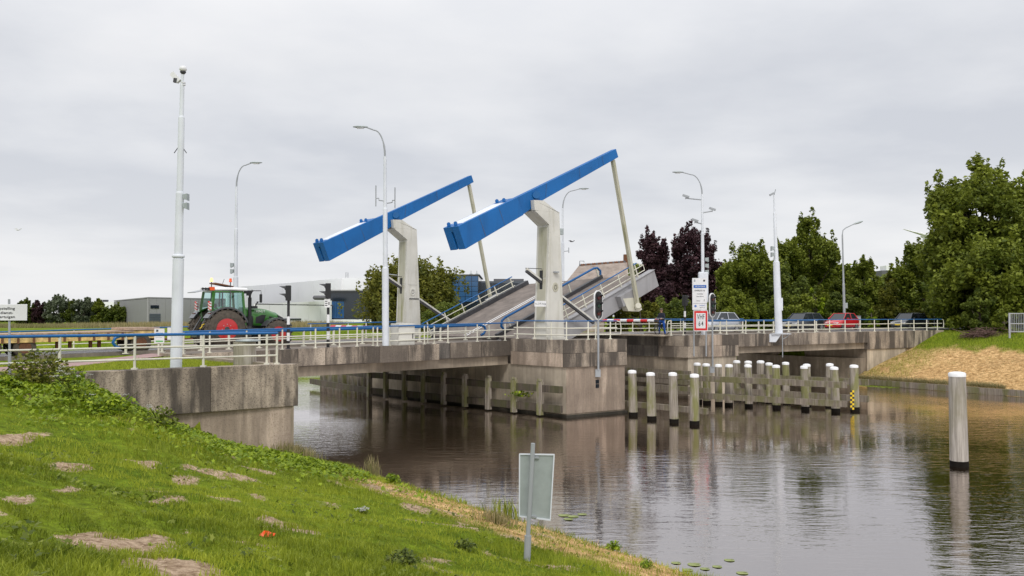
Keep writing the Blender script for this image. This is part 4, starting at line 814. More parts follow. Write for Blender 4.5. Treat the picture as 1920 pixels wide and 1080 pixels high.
# ------------------------------------------------------------------ piles
WS = WAT
def pile(label, px, ytop=None, s=None, H=2.45, r=.235, mat='pile_wood', cap=True, grp='white capped timber piles'):
    if s is None: s = (ytop-592)/(CZ-(WAT+H))
    Y_ = F/s; b = pd(px, Y_, WAT-.6); t = thing('timber_pile', Vector((b.x, b.y, WAT)), label, 'pile', grp)
    n = 12; rr = R.Random if False else R
    rot = R.random()*6; lx, ly = R.uniform(-.03, .03), R.uniform(-.02, .02); H = H+R.uniform(-.05, .05); r = r*R.uniform(.93, 1.07)
    def ring(z, k): return [Vector((b.x+lx*(z-WAT)+r*k*(1+.05*math.sin(3*a+rot))*math.cos(a), b.y+ly*(z-WAT)+r*k*(1+.05*math.sin(3*a+rot))*math.sin(a), z)) for a in [2*math.pi*i/n for i in range(n)]]
    zt = WAT+H
    q = MB(); q.loft([ring(WAT-.6, 1.05), ring(WAT+.20, 1.04)]); build('wet_base', q, 'wet_wood', t)
    q = MB(); q.loft([ring(WAT+.201, 1.03), ring(WAT+.25+(zt-WAT-.25)*.5, .98), ring(zt-.14, .93)]); build('shaft', q, mat, t)
    if cap: q = MB(); q.loft([ring(zt-.145, .97), ring(zt-.03, .97), ring(zt, .84), ring(zt+.03, .4)], None, True); build('cap', q, 'white', t)
    return t, b
front = [(1187, 693), (1222, 697), (1264, 700), (1302, 702)]; lb = ['nearest the big pier', 'second from the big pier', 'third from the big pier', 'fourth from the big pier, with a short wale end beside it']
for (px, y), l_ in zip(front, lb): pile('front timber pile '+l_, px, y)
row = [(1310, 680), (1325.5, 681), (1348, 682), (1366.5, 683), (1404, 684.3), (1456, 685.5), (1510.5, 687), (1567, 689)]
ln = ['first', 'second', 'third', 'fourth', 'fifth', 'sixth', 'seventh', 'eighth']
for (px, y), l_ in zip(row, ln): pile(f'mossy pile behind the near wale of the right jetty, {l_} from its left end', px, y)
back = [(1383, 676.5), (1402, 677), (1426, 678), (1443, 679), (1475, 680), (1514, 681.5), (1555, 683)]
for (px, y), l_ in zip(back, ln): pile(f'mossy pile in the rear row of the right jetty, {l_} from its left end', px, y)
pile('stout pile at the right jetty end beside the yellow gauge', 1603, 686, H=2.5, r=.26)
pile('large lone weathered mooring pile standing in open water at right', 1799.5, s=52.7, H=3.32, r=.30, mat='pile_wood_grey')
t, b = pile('broad square timber post behind the wing wall railing', 463, s=52.5, H=4.55, r=.42, mat='pile_wood_grey', cap=False)
q = MB(); q.lathe((b.x, b.y, WAT+4.42), [(.44, 0), (.45, .05), (.1, .08)], 12); build('lid', q, 'sign_back', t)
# wales (beams) of the right jetty
def wale(q, pa, pb, za, th=.33, dp=.2): q.bar(Vector((pa.x, pa.y, za)), Vector((pb.x, pb.y, za)), dp, th)
def sW(px, s): return pd(px, F/s, -2.5)
jt = thing('timber_jetty', sW(1450, 32.5), 'double row of weathered timber wales bolted along the right pile rows', 'jetty')
def at_s(y): return (y-592)/(CZ-(WAT+2.45))
pa, pb = sW(1306, at_s(680)+.75), sW(1588, at_s(690)+.75)
md_ = pa.lerp(pb, .35)
for z_ in (-2.45, -3.47):
    for a_, b_ in ((pa, md_), (md_, pb)): q = MB(); wale(q, a_, b_+(a_-b_).normalized()*.02, z_); build('wale', q, 'wale_wood', jt)
pa2, pb2 = sW(1380, at_s(676)+.3), sW(1628, at_s(685)+.3)
for z_ in (-2.55, -3.5): q = MB(); wale(q, pa2, pb2, z_, .36); build('wale', q, 'wale_wood', jt)
pa3, pb3 = sW(1150, 33.0), sW(1326, 36.5)
for z_ in (-3.62,): q = MB(); wale(q, pa3, pb3, z_, .3); build('wale', q, 'wale_wood', jt)
pa4, pb4 = W(13.6, -1.3, 0), W(13.6, 6, 0)
for z_ in (-2.4, -3.0, -3.6): q = MB(); wale(q, pa4, pb4, z_, .3); build('wale', q, 'wale_wood', jt)
pa5 = sW(1230, 30.2)
for z_ in (-2.4, -3.1): q = MB(); wale(q, pa5, sW(1328, 32), z_, .28); build('wale', q, 'wale_wood', jt)
# far rear screen of the jetty
# fender along the big pier
fd = thing('timber_fender', W(-.2, 3, -3), 'long timber fender with mossy posts along the shaded side of the big pier', 'fender')
PL = [(1063, 35.86), (736, 29.2), (702, 28.7), (645, 26.9), (592, 25.1)]
P = [pd(a, F/s, -3) for a, s in PL]
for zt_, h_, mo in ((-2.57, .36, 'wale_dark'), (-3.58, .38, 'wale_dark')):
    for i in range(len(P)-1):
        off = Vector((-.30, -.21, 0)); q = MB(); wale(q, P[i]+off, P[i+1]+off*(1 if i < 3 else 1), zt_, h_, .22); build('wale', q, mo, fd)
for px in (1027, 978, 930, 886, 846, 808, 772, 737, 706):
    s_ = interp(-px, [(-a, b) for a, b in PL]); p = pd(px, F/s_, -3)+Vector((-.42, -.28, 0)); q = MB(); q.bar(Vector((p.x, p.y, -3.97)), Vector((p.x, p.y, -2.2)), .27, .27, up=(VX, VY, 0)); q.bar(Vector((p.x, p.y, -2.199)), Vector((p.x+.02, p.y+.02, -2.08)), .26, .2, up=(VX, VY, 0)); build('post', q, 'pile_wood', fd)
for k, px in enumerate((688, 678, 669, 660, 651, 642, 633, 625, 616, 608, 600)):
    s_ = interp(-px, [(-a, b) for a, b in PL]); p = pd(px, F/s_, -3)+Vector((.15, .1, 0)); build('post', MB().tube([(p.x, p.y, -4.5), (p.x, p.y, -1.95)], .17, 8), 'pile_wood', fd)
# water gauge
sY = F/33.9; base = sp_(1594, 768); t = thing('water_gauge', base, 'yellow and black checked water level gauge on the last jetty pile', 'gauge')
n_ = 9
for k in range(n_):
    for j in range(2):
        y0 = 731+k*(767-731)/n_; plate(1590.5+j*3.6, y0, 1594.1+j*3.6, y0+4, .30, 'gauge_square', 'yellow' if (k+j) % 2 else 'black')
# quay edge board of the far bank
qa, qb = pd(1628, F/24.3, -3.7), pd(1990, F/29.6, -3.7); t = thing('quay_edge', (qa+qb)/2, 'low mossy timber edge board along the straw covered bank', 'quay edge')
for i in range(8):
    a_, b_ = qa.lerp(qb, i/8), qa.lerp(qb, (i+1)/8-.001); q = MB(); q.bar(Vector((a_.x, a_.y, -3.83+R.uniform(-.02, .02))), Vector((b_.x, b_.y, -3.83)), .25, .42); build('edge_board', q, 'wale_wood', t)
# ------------------------------------------------------------------ vehicles
RZ = math.atan2(UY, UX)          # heading along the road
def wheel(t, x, y, r, w, tyre='tyre', rim='chrome', rr=.62, lugs=0, name='wheel', hub=True):
    sg = 1 if y > 0 else -1
    q = MB(); q.lathe((x, y, r), [(r*rr, -w/2), (r*.93, -w/2), (r, -w*.36), (r, w*.36), (r*.93, w/2), (r*rr, w/2), (r*rr, -w/2)], 28, None, 'y', True, False); o = build(name, q, tyre, t)
    if lugs:
        q = MB()
        for k in range(lugs):
            for s_ in (-1, 1):
                a = 2*math.pi*(k+(.5 if s_ > 0 else 0))/lugs
                def fn(i, j, l, a=a, s_=s_): aa = a+i*.055+abs(j)*.22/ r*.5; rad = r-.03+l*.075; return (x+rad*math.cos(aa), y+s_*j*w*.5, r+rad*math.sin(aa))
                q.add([fn(i, j, l) for l in (0, 1) for j in (.05, 1.0) for i in (-1, 1)], [(0, 2, 3, 1), (4, 5, 7, 6), (0, 1, 5, 4), (2, 6, 7, 3), (0, 4, 6, 2), (1, 3, 7, 5)])
        build('tread', q, tyre, o)['kind'] = 'stuff'
    q = MB(); q.lathe((x, y, r), [(r*rr*1.02, sg*w*.48), (r*rr*.92, sg*w*.44), (r*rr*.5, sg*w*.2), (r*.2, sg*w*.22), (r*.16, sg*w*.40)] if sg > 0 else [(r*.16, sg*w*.40), (r*.2, sg*w*.22), (r*rr*.5, sg*w*.2), (r*rr*.92, sg*w*.44), (r*rr*1.02, sg*w*.48)], 24, None, 'y', False); build('rim', q, rim, o)
    return o
def rsec(x, hw, zb, zt, rb=.12, rt=.1, tuck=.92):
    """closed body section at x: n points"""
    pts = []
    for sx in (1, -1):
        seg = [(hw*tuck, zb), (hw, zb+rb), (hw, (zb+zt)/2), (hw*.985, zt-rt), (hw-rt, zt)]
        if sx < 0: seg = [(-a, b) for a, b in seg][::-1]
        pts += [(x, a, b) for a, b in seg]
    return pts
def car(label, u, v, z, col, Lc, Hc, hatch, heading=-1, wd=1.68, plate_=True, hood=.93):
    rz = RZ+(math.pi if heading < 0 else 0)
    t = thing('parked_car', W(u, v, z), label, 'car', 'cars waiting at the open bridge', rz=rz)
    h = Lc/2; W2 = wd/2; bl = hood
    st = [(h, W2*.72, .30, .52), (h-.05, W2*.86, .22, .60), (h-.30, W2*.96, .20, .72), (h-.95, W2, .20, bl), (.3, W2*1.01, .20, bl+.04), (-.6, W2*1.01, .20, bl+.06), (-h+.5, W2*.98, .22, bl+.07), (-h+.10, W2*.9, .26, bl+.02), (-h, W2*.78, .32, bl-.18)]
    q = MB(); q.loft([rsec(x, w, a, b_) for x, w, a, b_ in st]); build('body', q, col, t)
    x0, x1, x2, x3 = h-1.0, h-1.62, (-h+.75 if hatch else -h+1.2), (-h+.28 if hatch else -h+.55)
    def cab(x, w, z_): return [(x, w, z_), (x, w*.5, z_+.015), (x, -w*.5, z_+.015), (x, -w, z_)]
    bt, rf = bl+.03, Hc
    base = [(x0, W2*.86), (x3, W2*.84)]
    def cs(x0_, x1_, wb, wt, zb, zt): return [(x0_[0], wb, zb), (x1_[0], wt, zt), (x1_[1], wt*.97, zt), (x0_[1], wb*.97, zb)]
    q = MB(); L_ = cs((x0, x3), (x1, x2), W2*.92, W2*.72, bt-.04, rf-.04); Rr = [(a, -b, c) for a, b, c in L_]
    q.add(L_+Rr, [(0, 1, 2, 3), (7, 6, 5, 4), (0, 4, 5, 1), (3, 2, 6, 7), (1, 5, 6, 2), (0, 3, 7, 4)]); build('window', q, 'car_glass', t, bev=.03)
    q = MB(); q.loft([[(x, w, rf-.06), (x, w, rf-.02), (x, w*.6, rf+e_), (x, -w*.6, rf+e_), (x, -w, rf-.02), (x, -w, rf-.06)] for x, w, e_ in ((x1+.03, W2*.70, -.01), ((x1+x2)/2, W2*.74, .02), (x2-.02, W2*.70, -.005))], None, True); build('roof', q, col, t)
    for s_ in (1, -1):
        q = MB()
        for a_, b_ in (((x0+.02, W2*.92, bt-.03), (x1, W2*.725, rf-.03)), (((x1+x2)/2+.1, W2*.93, bt-.03), ((x1+x2)/2+.05, W2*.735, rf-.03)), ((x3+.02, W2*.90, bt-.03), (x2, W2*.71, rf-.03))): q = MB(); q.bar((a_[0], s_*a_[1], a_[2]), (b_[0], s_*b_[1], b_[2]), .05, .08); build('pillar', q, col, t)
        q = MB(); q.loft([[(x0-.35+dx, s_*(W2+.02+dy), bt+.05+dz) for dy, dz in ((0, -.06), (.16, -.05), (.16, .07), (0, .07))] for dx in (.05, -.05)]); build('mirror', q, col, t)
        q = MB(); q.loft([[(h-.12-dx, s_*(W2*.62+dy*.2), .60+dz*.08) for dy, dz in ((-1, -1), (1, -.6), (1.05, 1), (-.9, .8))] for dx in (-.06, .14)]); build('headlight', q, 'sign_white', t)
        q = MB(); q.box(-h-.015, -h+.12, s_*W2*.72-.12, s_*W2*.72+.12, bl-.28, bl-.02); build('tail_light', q, 'lamp_red', t)
        for x in (h-.82, -h+.72): wheel(t, x, s_*(W2-.10), .30, .2, rim='chrome')
    q = MB(); q.box(h-.01, h+.025, -.26, .26, .36, .47); build('number_plate', q, 'yellow', t)
    q = MB(); q.box(h-.06, h+.012, -.42, .42, .50, .58); build('grille', q, 'black_plastic', t)
    q = MB(); q.box(-h-.02, -h+.02, -.26, .26, .52, .63); build('number_plate', q, 'yellow', t)
    return t
car('silver hatchback waiting behind the VHF sign board', 24.7, 5.6, .02, 'car_silver', 3.95, 1.52, True, hood=.95)
car('black estate car behind the white camera pole at right', 37.2, 6.6, .02, 'car_black', 4.3, 1.5, True)
car('bright red hatchback waiting on the road at right', 42.9, 6.6, .02, 'car_red', 3.6, 1.50, True)
car('dark grey estate car behind the end of the right railing', 54.2, 6.4, .02, 'car_grey', 4.5, 1.52, True)
car('dark red car last in the queue, partly hidden by the bush', 64.3, 6.3, .0, 'car_darkred', 4.2, 1.40, False)
# tractor ---------------------------------------------------------------
tu = upx(424, 4.55)-.42; TG = 'tractor_green'
t = thing('tractor', W(tu, 4.62, zr(tu)+.015), 'green tractor with red rims, open roof hatch and orange beacons waiting at the bridge', 'tractor', rz=RZ); t.scale = (1.07, 1.04, 1.04)
w1 = wheel(t, 0, -.95, .93, .58, 'mud_tyre', 'rim_red', .55, 22); w2 = wheel(t, 2.56, -.93, .68, .50, 'mud_tyre', 'rim_red', .55, 20); wheel(t, 0, .95, .93, .58, 'mud_tyre', 'rim_red', .55, 22)
wheel(t, 2.56, .93, .68, .50, 'mud_tyre', 'rim_red', .55, 20)
for w_, x_, r_, y_ in ((w1, 0, .93, -1.20), (w2, 2.56, .68, -1.15)):
    q = MB(); q.lathe((x_, y_, r_), [(r_*.36, .10), (r_*.34, .02), (r_*.26, .0), (r_*.14, -.02), (r_*.12, -.06)], 20, None, 'y'); build('hub', q, 'tractor_dark', w_)
    for k in range(8): a = 2*math.pi*k/8; q = MB(); q.lathe((x_+r_*.25*math.cos(a), y_-.01, r_+r_*.25*math.sin(a)), [(.025, 0), (.022, -.03)], 6, None, 'y'); build('wheel_nut', q, 'chrome', w_)
q = MB(); q.box(-.5, 3.0, -.28, .28, .55, 1.15); q.box(-.55, .35, -.6, .6, .7, 1.3); q.box(2.46, 2.66, -.7, .7, .6, .78); q.box(.9, 2.1, -.62, -.3, .62, .95); q.box(.9, 2.1, .3, .62, .62, .95); build('chassis', q, 'tractor_dark', t, bev=.03)
hs = [(1.15, .42, 1.10, 1.98), (1.6, .43, 1.08, 1.97), (2.3, .41, 1.02, 1.88), (2.85, .36, .98, 1.70), (3.15, .30, .98, 1.50), (3.27, .24, 1.02, 1.30)]
q = MB(); q.loft([rsec(x, w, a, b_, .1, .16, .95) for x, w, a, b_ in hs]); build('bonnet', q, TG, t)
for s_ in (-1, 1):
    q = MB(); q.prism([(1.7, 1.2), (2.75, 1.15), (2.62, 1.5), (2.05, 1.62), (1.72, 1.5)], lambda a, b_, d: (a, d*s_, b_), .40, .435); build('bonnet_grille', q, 'black_plastic', t)
    q = MB(); q.prism([(2.1, 1.16), (2.24, 1.16), (2.42, 1.6), (2.22, 1.62)], lambda a, b_, d: (a, d*s_, b_), .436, .45); build('bonnet_rib', q, TG, t)
    q = MB(); q.prism([(2.92, 1.25), (3.2, 1.22), (3.12, 1.48), (2.86, 1.6)], lambda a, b_, d: (a, d*s_, b_), .22, .375); build('headlight', q, 'black_plastic', t)
q = MB(); q.box(3.2, 3.30, -.2, .2, 1.02, 1.32); build('front_grille', q, 'black_plastic', t)
q = MB(); q.box(3.1, 3.45, -.35, .35, .55, .9); build('front_weight', q, 'tractor_dark', t, bev=.03)
# cab frame
P0 = {'bf': (1.12, .62, 1.05), 'tf': (.98, .62, 2.72), 'bm': (.42, .80, 1.35), 'tm': (.36, .66, 2.74), 'br': (-.55, .72, 1.75), 'tr': (-.42, .66, 2.72)}
def mir(p, s_): return (p[0], p[1]*s_, p[2])
for s_ in (-1, 1):
    q = MB(); q.bar(mir(P0['bf'], s_), mir(P0['tf'], s_), .08, .09); q.bar(mir(P0['br'], s_), mir(P0['tr'], s_), .09, .12); q.bar((-.55, .72*s_, 1.75), (-.48, .66*s_, 1.3), .1, .14); build('cab_pillar', q, TG, t)
    q = MB(); q.bar((.34, .70*s_, 1.72), mir(P0['tm'], s_), .05, .06); q.bar((.28, .72*s_, 1.75), (1.05, .63*s_, .98), .04, .05); q.bar((-.04, .72*s_, 1.95), (-.02, .67*s_, 2.7), .06, .07); build('door_frame', q, 'tractor_dark', t)
    q = MB(); q.add([(1.10, .615*s_, 1.05), (.97, .605*s_, 2.7), (-.4, .645*s_, 2.7), (-.52, .70*s_, 1.9), (.05, .71*s_, 1.85), (.5, .66*s_, 1.35)], [(0, 1, 2, 3, 4, 5)]); build('side_window', q, 'cab_glass', t)
q = MB(); q.add([(1.12, -.6, 1.4), (.99, -.6, 2.7), (.99, .6, 2.7), (1.12, .6, 1.4)], [(0, 1, 2, 3)]); build('windscreen', q, 'cab_glass', t)
q = MB(); q.bar((-.42, -.66, 2.72), (.98, -.62, 2.72), .06, .07); q.bar((-.42, .66, 2.72), (.98, .62, 2.72), .06, .07); q.bar((.98, -.62, 2.72), (.98, .62, 2.72), .06, .07); q.bar((-.42, -.66, 2.72), (-.42, .66, 2.72), .06, .07); build('roof_frame', q, TG, t)
q = MB(); q.loft([[(x, y, z_+e_) for y, z_ in ((-w, 0), (-w, .08), (-w*.85, .15), (w*.85, .15), (w, .08), (w, 0))] for x, w, e_ in ((-.62, .60, 2.76), (-.35, .70, 2.77), (.4, .72, 2.79), (1.0, .70, 2.77), (1.22, .62, 2.76))], None, True); build('roof', q, 'white', t)
q = MB(); q.bar((-.55, -.1, 2.82), (-1.28, -.1, 2.66), 1.0, .035, up=(0, 0, 1)); build('rear_hatch', q, 'galvanised', t)
q = MB(); q.loft([[(x, y, z_) for y, z_ in ((-.4, a), (.4, a), (.4, a+.05), (-.4, a+.05))] for x, a in ((-.25, 3.10), (.1, 3.04), (.62, 2.95))], None, False); build('roof_shade', q, 'rust', t)
q = MB(); q.tube([(.12, -.3, 3.1), (.2, -.3, 3.33)], .012, 5); build('aerial', q, 'dark_metal', t)
for x, y, h_, mt in ((-.50, -.55, .30, 'amber_lamp'), (.38, -.62, .30, 'orange')):
    o = build('beacon_stem', MB().tube([(x, y, 2.78), (x, y, 2.88+h_)], .022, 6), 'dark_metal', t); q = MB(); q.lathe((x, y, 2.88+h_), [(.075, 0), (.075, .03), (.06, .04), (.06, .14), (.04, .18)], 12); build('beacon', q, mt, o)
q = MB()
for k in range(3): q.lathe((-.66-k*.13, -.62, 2.84), [(.05, -.04), (.065, .04)], 10, None, 'y')
build('work_light', q, 'black_plastic', t)['kind'] = 'stuff'
q = MB(); q.box(-.62, -.40, -.70, -.55, 2.77, 2.93); build('warning_plate', q, 'orange', t)
q = MB(); q.box(1.05, 1.35, -.74, -.6, 2.64, 2.76); q.box(1.15, 1.3, -.78, -.62, 2.54, 2.66); build('front_work_light', q, 'black_plastic', t)
q = MB(); q.tube([(1.2, -.65, 2.78), (1.75, -.95, 2.78), (1.75, -.95, 2.62)], .02, 6); o = build('mirror_arm', q, 'dark_metal', t); q = MB(); q.box(1.70, 1.78, -1.05, -.85, 2.2, 2.62); build('mirror', q, 'black_plastic', o, bev=.03)
q = MB(); q.tube([(1.38, -.50, 1.0), (1.38, -.50, 1.55)], .15, 12); q.tube([(1.38, -.50, 1.5), (1.38, -.50, 2.45)], .085, 12); q.tube([(1.38, -.50, 2.4), (1.39, -.50, 2.6), (1.46, -.50, 2.74), (1.52, -.50, 2.80)], .055, 10); build('exhaust', q, 'black_plastic', t)
q = MB(); q.box(1.5, 1.72, -.62, -.4, 1.92, 2.04); q.tube([(1.62, -.55, 2.0), (1.72, -.6, 2.22)], .03, 6); q.lathe((1.73, -.6, 2.24), [(.03, -.05), (.06, .02)], 8); build('air_intake', q, 'black_plastic', t)
# fenders
def fender(xc, zc, r, y0, y1, a0, a1, mat, nm, th=.05):
    q = MB(); n = 12; rg = []
    for k in range(n+1):
        a = math.radians(a0+(a1-a0)*k/n); c_, s_ = math.cos(a), math.sin(a)
        rg.append([(xc+(r+dr)*c_, y, zc+(r+dr)*s_) for y, dr in ((y0, -.08), (y0, 0), (y1, 0), (y1, -.08), (y1-.04*(1 if y1 > y0 else -1), -.03), (y0, -.03))])
    q.loft(rg, None, False); return build(nm, q, mat, t)
for s_ in (-1, 1):
    fender(0, .93, 1.06, .62*s_, 1.26*s_, 18, 150, 'tractor_dark', 'rear_fender'); fender(0, .93, 1.07, .55*s_, .95*s_, 48, 128, TG, 'fender_panel')
    fender(2.56, .68, .80, .68*s_, 1.18*s_, 30, 150, 'tractor_dark', 'front_fender')
    q = MB(); q.box(-.78, -.60, s_*1.0-.16, s_*1.0+.16, 1.62, 1.70); build('tail_light', q, 'lamp_red', t)
    q = MB(); q.box(-.72, -.66, s_*.86-.14, s_*.86+.14, 1.82, 2.22); w_ = build('marker_board', q, 'white', t)
    for k in range(3): q = MB(); q.prism([(-.14, k*.14-.04), (.14, k*.14+.06), (.14, k*.14+.12), (-.14, k*.14+.02)], lambda a, b_, d: (-.69+d, s_*.86+a, 1.86+b_), -.036, .036); build('red_stripe', q, 'red', w_)
text('FENDT', .15, (1.95, -.447, 1.78), (1, 0, 0), (0, 0, 1), 'white', t, .002)
q = MB(); q.box(.95, 1.35, -.8, -.4, .55, 1.05); q.box(.5, 1.2, -.85, -.45, .45, .6); q.box(.6, 1.1, .4, .85, .45, 1.05); build('steps', q, 'tractor_dark', t)
# linkage, hoses
q = MB(); q.tube([(-.6, -.45, 1.6), (-.85, -.5, 1.25), (-1.0, -.45, .8)], .04, 6); q.tube([(-.6, .45, 1.5), (-1.0, .45, .8)], .04, 6); q.box(-1.1, -.55, -.35, .35, .55, .75); build('linkage', q, 'tractor_dark', t)
q = MB(); hp = [(-.5-.6*k/14+.03*math.sin(k*2.2), -.75, 1.75-.8*k/14+.03*math.cos(k*2.2)) for k in range(15)]; q.tube(hp, .025, 5); build('yellow_hose', q, 'yellow', t)
# seat, wheel
q = MB(); q.box(-.2, .28, -.25, .25, 1.35, 1.5); q.box(-.25, -.12, -.25, .25, 1.5, 2.15); build('seat', q, 'black_plastic', t, bev=.04)
q = MB(); q.lathe((.72, 0, 1.85), [(.19, 0), (.21, .02), (.19, .04)], 16); q.tube([(.95, 0, 1.4), (.72, 0, 1.85)], .03, 6); build('steering_wheel', q, 'black_plastic', t)
# trailer ---------------------------------------------------------------
ux_ = upx(150, 4.6); t = thing('flat_trailer', W(ux_, 4.6, zr(ux_)), 'long flat rusty yellow trailer coupled behind the tractor', 'trailer', rz=RZ)
def zrel(x): return zr(ux_+x)-zr(ux_)
xa, xb = upx(0, 4.6)-ux_-4.5, upx(288, 4.6)-ux_
xc = upx(236, 4.6)-ux_
q = MB(); q.add([(x, y, zrel(x)*.8+z_) for x in (xa, xc) for y, z_ in ((-1.2, .66), (1.2, .66), (1.2, 1.00), (-1.2, 1.00))], [(0, 3, 2, 1), (4, 5, 6, 7), (0, 1, 5, 4), (1, 2, 6, 5), (2, 3, 7, 6), (3, 0, 4, 7)]); build('frame', q, 'trailer_yellow', t)
npk = 8
for k in range(npk):
    y0 = -1.25+k*2.5/npk; q = MB(); q.add([(x, y, zrel(x)*.8+z_) for x in (xa, xc) for y, z_ in ((y0+.01, 1.005), (y0+.30, 1.005), (y0+.30, 1.06), (y0+.01, 1.06))], [(0, 3, 2, 1), (4, 5, 6, 7), (0, 1, 5, 4), (1, 2, 6, 5), (2, 3, 7, 6), (3, 0, 4, 7)]); build('deck_plank', q, 'trailer_wood', t)
zc_ = zrel(xc)*.8
q = MB(); q.box(xc-.1, xb+.1, -1.15, 1.15, zc_+.70, zc_+1.06); build('raised_front', q, 'trailer_yellow', t); q = MB(); q.box(xc-.3, xb-.1, -1.2, 1.2, zc_+1.08, zc_+1.2); build('load_board', q, 'trailer_wood', t)
k = 0
x = xa
while x < xc: q = MB(); q.box(x, x+.09, -1.24, -1.205, zrel(x)*.8+.64, zrel(x)*.8+1.0); build('stake_pocket', q, 'rust', t); x += .62
q = MB()
for x in (upx(98, 4.6)-ux_, upx(122, 4.6)-ux_, upx(160, 4.6)-ux_, upx(176, 4.6)-ux_): q.box(x, x+.12, -.8, -.6, zrel(x)+.30, zrel(x)+.66)
build('under_rack', q, 'rust', t)['kind'] = 'stuff'
for x in (upx(47, 3.6)-ux_, upx(47, 3.6)-ux_-1.35, upx(264, 3.6)-ux_):
    for y in (-1.0, 1.0):
        o = wheel(t, x, y, .46, .32, 'mud_tyre', 'rust', .55); 
        for c_ in [o]+list(o.children): c_.location.z += zrel(x) if c_ is o else 0
    q = MB(); q.box(x-.08, x+.08, -.9, .9, zrel(x)+.36, zrel(x)+.56); q.box(x-.45, x+.45, -.5, .5, zrel(x)+.56, zrel(x)+.66); build('axle', q, 'dark_metal', t)
q = MB(); x = upx(237, 4.6)-ux_; q.box(x-.25, x+.1, -1.0, -.6, zrel(x)+.2, zrel(x)+.66); build('tool_box', q, 'black_plastic', t)
q = MB(); q.tube([(xb-.4, .4, zrel(xb)+.6), (xb+1.9, 0, zrel(xb)+.55)], .06, 6); q.tube([(xb-.4, -.4, zrel(xb)+.6), (xb+1.9, 0, zrel(xb)+.55)], .06, 6); build('drawbar', q, 'rust', t)
# ------------------------------------------------------------------ cyclist
cu_ = upx(1241, 2.0); CB = W(cu_, 2.0, .005)
bk = thing('bicycle', CB, 'black city bicycle held between the legs of the waiting person', 'bicycle', rz=RZ+math.pi+.15)
for x in (-.54, .54):
    q = MB(); q.tube([(x+.33*math.cos(a), 0, .35+.33*math.sin(a)) for a in [2*math.pi*k/20 for k in range(21)]], .032, 6, None, False); w_ = build('wheel', q, 'black', bk)
    q = MB(); [q.tube([(x, 0, .35), (x+.32*math.cos(a), 0, .35+.32*math.sin(a))], .004, 3) for a in [2*math.pi*k/10 for k in range(10)]]; build('spokes', q, 'galvanised', w_)['kind'] = 'stuff'
q = MB()
for a_, b_ in (((.54, .35), (.42, .95)), ((.42, .9), (.0, .38)), ((.44, .78), (-.12, .85)), ((0, .38), (-.16, .95)), ((0, .38), (-.54, .35)), ((-.54, .35), (-.15, .8))): q.tube([(a_[0], 0, a_[1]), (b_[0], 0, b_[1])], .03, 6)
build('frame', q, 'black', bk)
q = MB(); q.tube([(.42, 0, .95), (.43, 0, 1.08)], .015, 6); q.tube([(.25, -.3, 1.08), (.40, -.22, 1.12), (.45, 0, 1.1), (.40, .22, 1.12), (.25, .3, 1.08)], .015, 6); build('handlebar', q, 'galvanised', bk)
q = MB(); q.loft([[(x, y*w, .97+z_) for y, z_ in ((-1, 0), (0, .05), (1, 0), (0, -.03))] for x, w in ((-.3, .1), (-.2, .1), (0, .03))]); build('saddle', q, 'black_plastic', bk)
q = MB(); q.box(-.85, -.38, -.2, -.08, .45, .78); build('pannier', q, 'black_plastic', bk, bev=.03)
q = MB(); q.box(.5, .75, -.14, .14, .85, 1.02); build('front_bag', q, 'dark_metal', bk, bev=.03)
def person(label, loc, rz, verts, edges, rads, cols, zcuts):
    t = thing('person', loc, label, 'person', rz=rz)
    me = bpy.data.meshes.new('body'); me.from_pydata(verts, edges, []); o = bpy.data.objects.new('body', me); COL.objects.link(o)
    md = o.modifiers.new('skin', 'SKIN'); sk = me.skin_vertices[0].data
    for i, r_ in enumerate(rads): sk[i].radius = (r_, r_) if not isinstance(r_, tuple) else r_
    sk[0].use_root = True; ss = o.modifiers.new('sub', 'SUBSURF'); ss.levels = ss.render_levels = 2
    dg = bpy.context.evaluated_depsgraph_get(); m2 = bpy.data.meshes.new_from_object(o.evaluated_get(dg)); bpy.data.objects.remove(o); m2.name = 'body'
    m2.materials.clear(); [m2.materials.append(MATS[c]) for c in cols]
    for p in m2.polygons: p.use_smooth = True; p.material_index = zcuts(p.center)
    b = bpy.data.objects.new('body', m2); COL.objects.link(b); b.parent = t; ORG[b.name] = Vector((0, 0, 0)); return t
V_ = [(0, 0, .95), (0, 0, 1.12), (.02, 0, 1.32), (.05, 0, 1.46), (.06, 0, 1.54), (.08, 0, 1.62), (.09, 0, 1.70),      # pelvis..head
      (0, -.12, .90), (.05, -.17, .50), (.0, -.2, .08), (.14, -.2, .04), (0, .12, .90), (-.02, .17, .50), (-.1, .2, .08), (.05, .2, .04),
      (.03, -.19, 1.40), (.10, -.27, 1.14), (.32, -.2, 1.10), (.40, -.19, 1.11), (.46, -.17, 1.09),
      (.03, .19, 1.40), (.10, .27, 1.14), (.32, .22, 1.08), (.40, .22, 1.10), (.46, .2, 1.08)]
E_ = [(0, 1), (1, 2), (2, 3), (3, 4), (4, 5), (5, 6), (0, 7), (7, 8), (8, 9), (9, 10), (0, 11), (11, 12), (12, 13), (13, 14), (2, 15), (15, 16), (16, 17), (17, 18), (18, 19), (2, 20), (20, 21), (21, 22), (22, 23), (23, 24)]
for sgn, hb in ((-1, 18), (1, 23)):
    bx, by, bz = V_[hb]
    for k in range(4): V_.append((bx+.07+.005*k, by-.03+.02*k, bz-.02)); E_.append((hb, len(V_)-1)); V_.append((bx+.09, by-.03+.02*k, bz-.05)); E_.append((len(V_)-2, len(V_)-1))
    V_.append((bx+.03, by+sgn*-.045, bz-.01)); E_.append((hb, len(V_)-1))
Rr = [.17, .165, .18, .075, .06, (.085, .10), (.075, .09), .10, .07, .05, .045, .10, .07, .05, .045, .075, .055, .042, .035, .03, .075, .055, .042, .035, .03]+[.011]*(len(V_)-25)
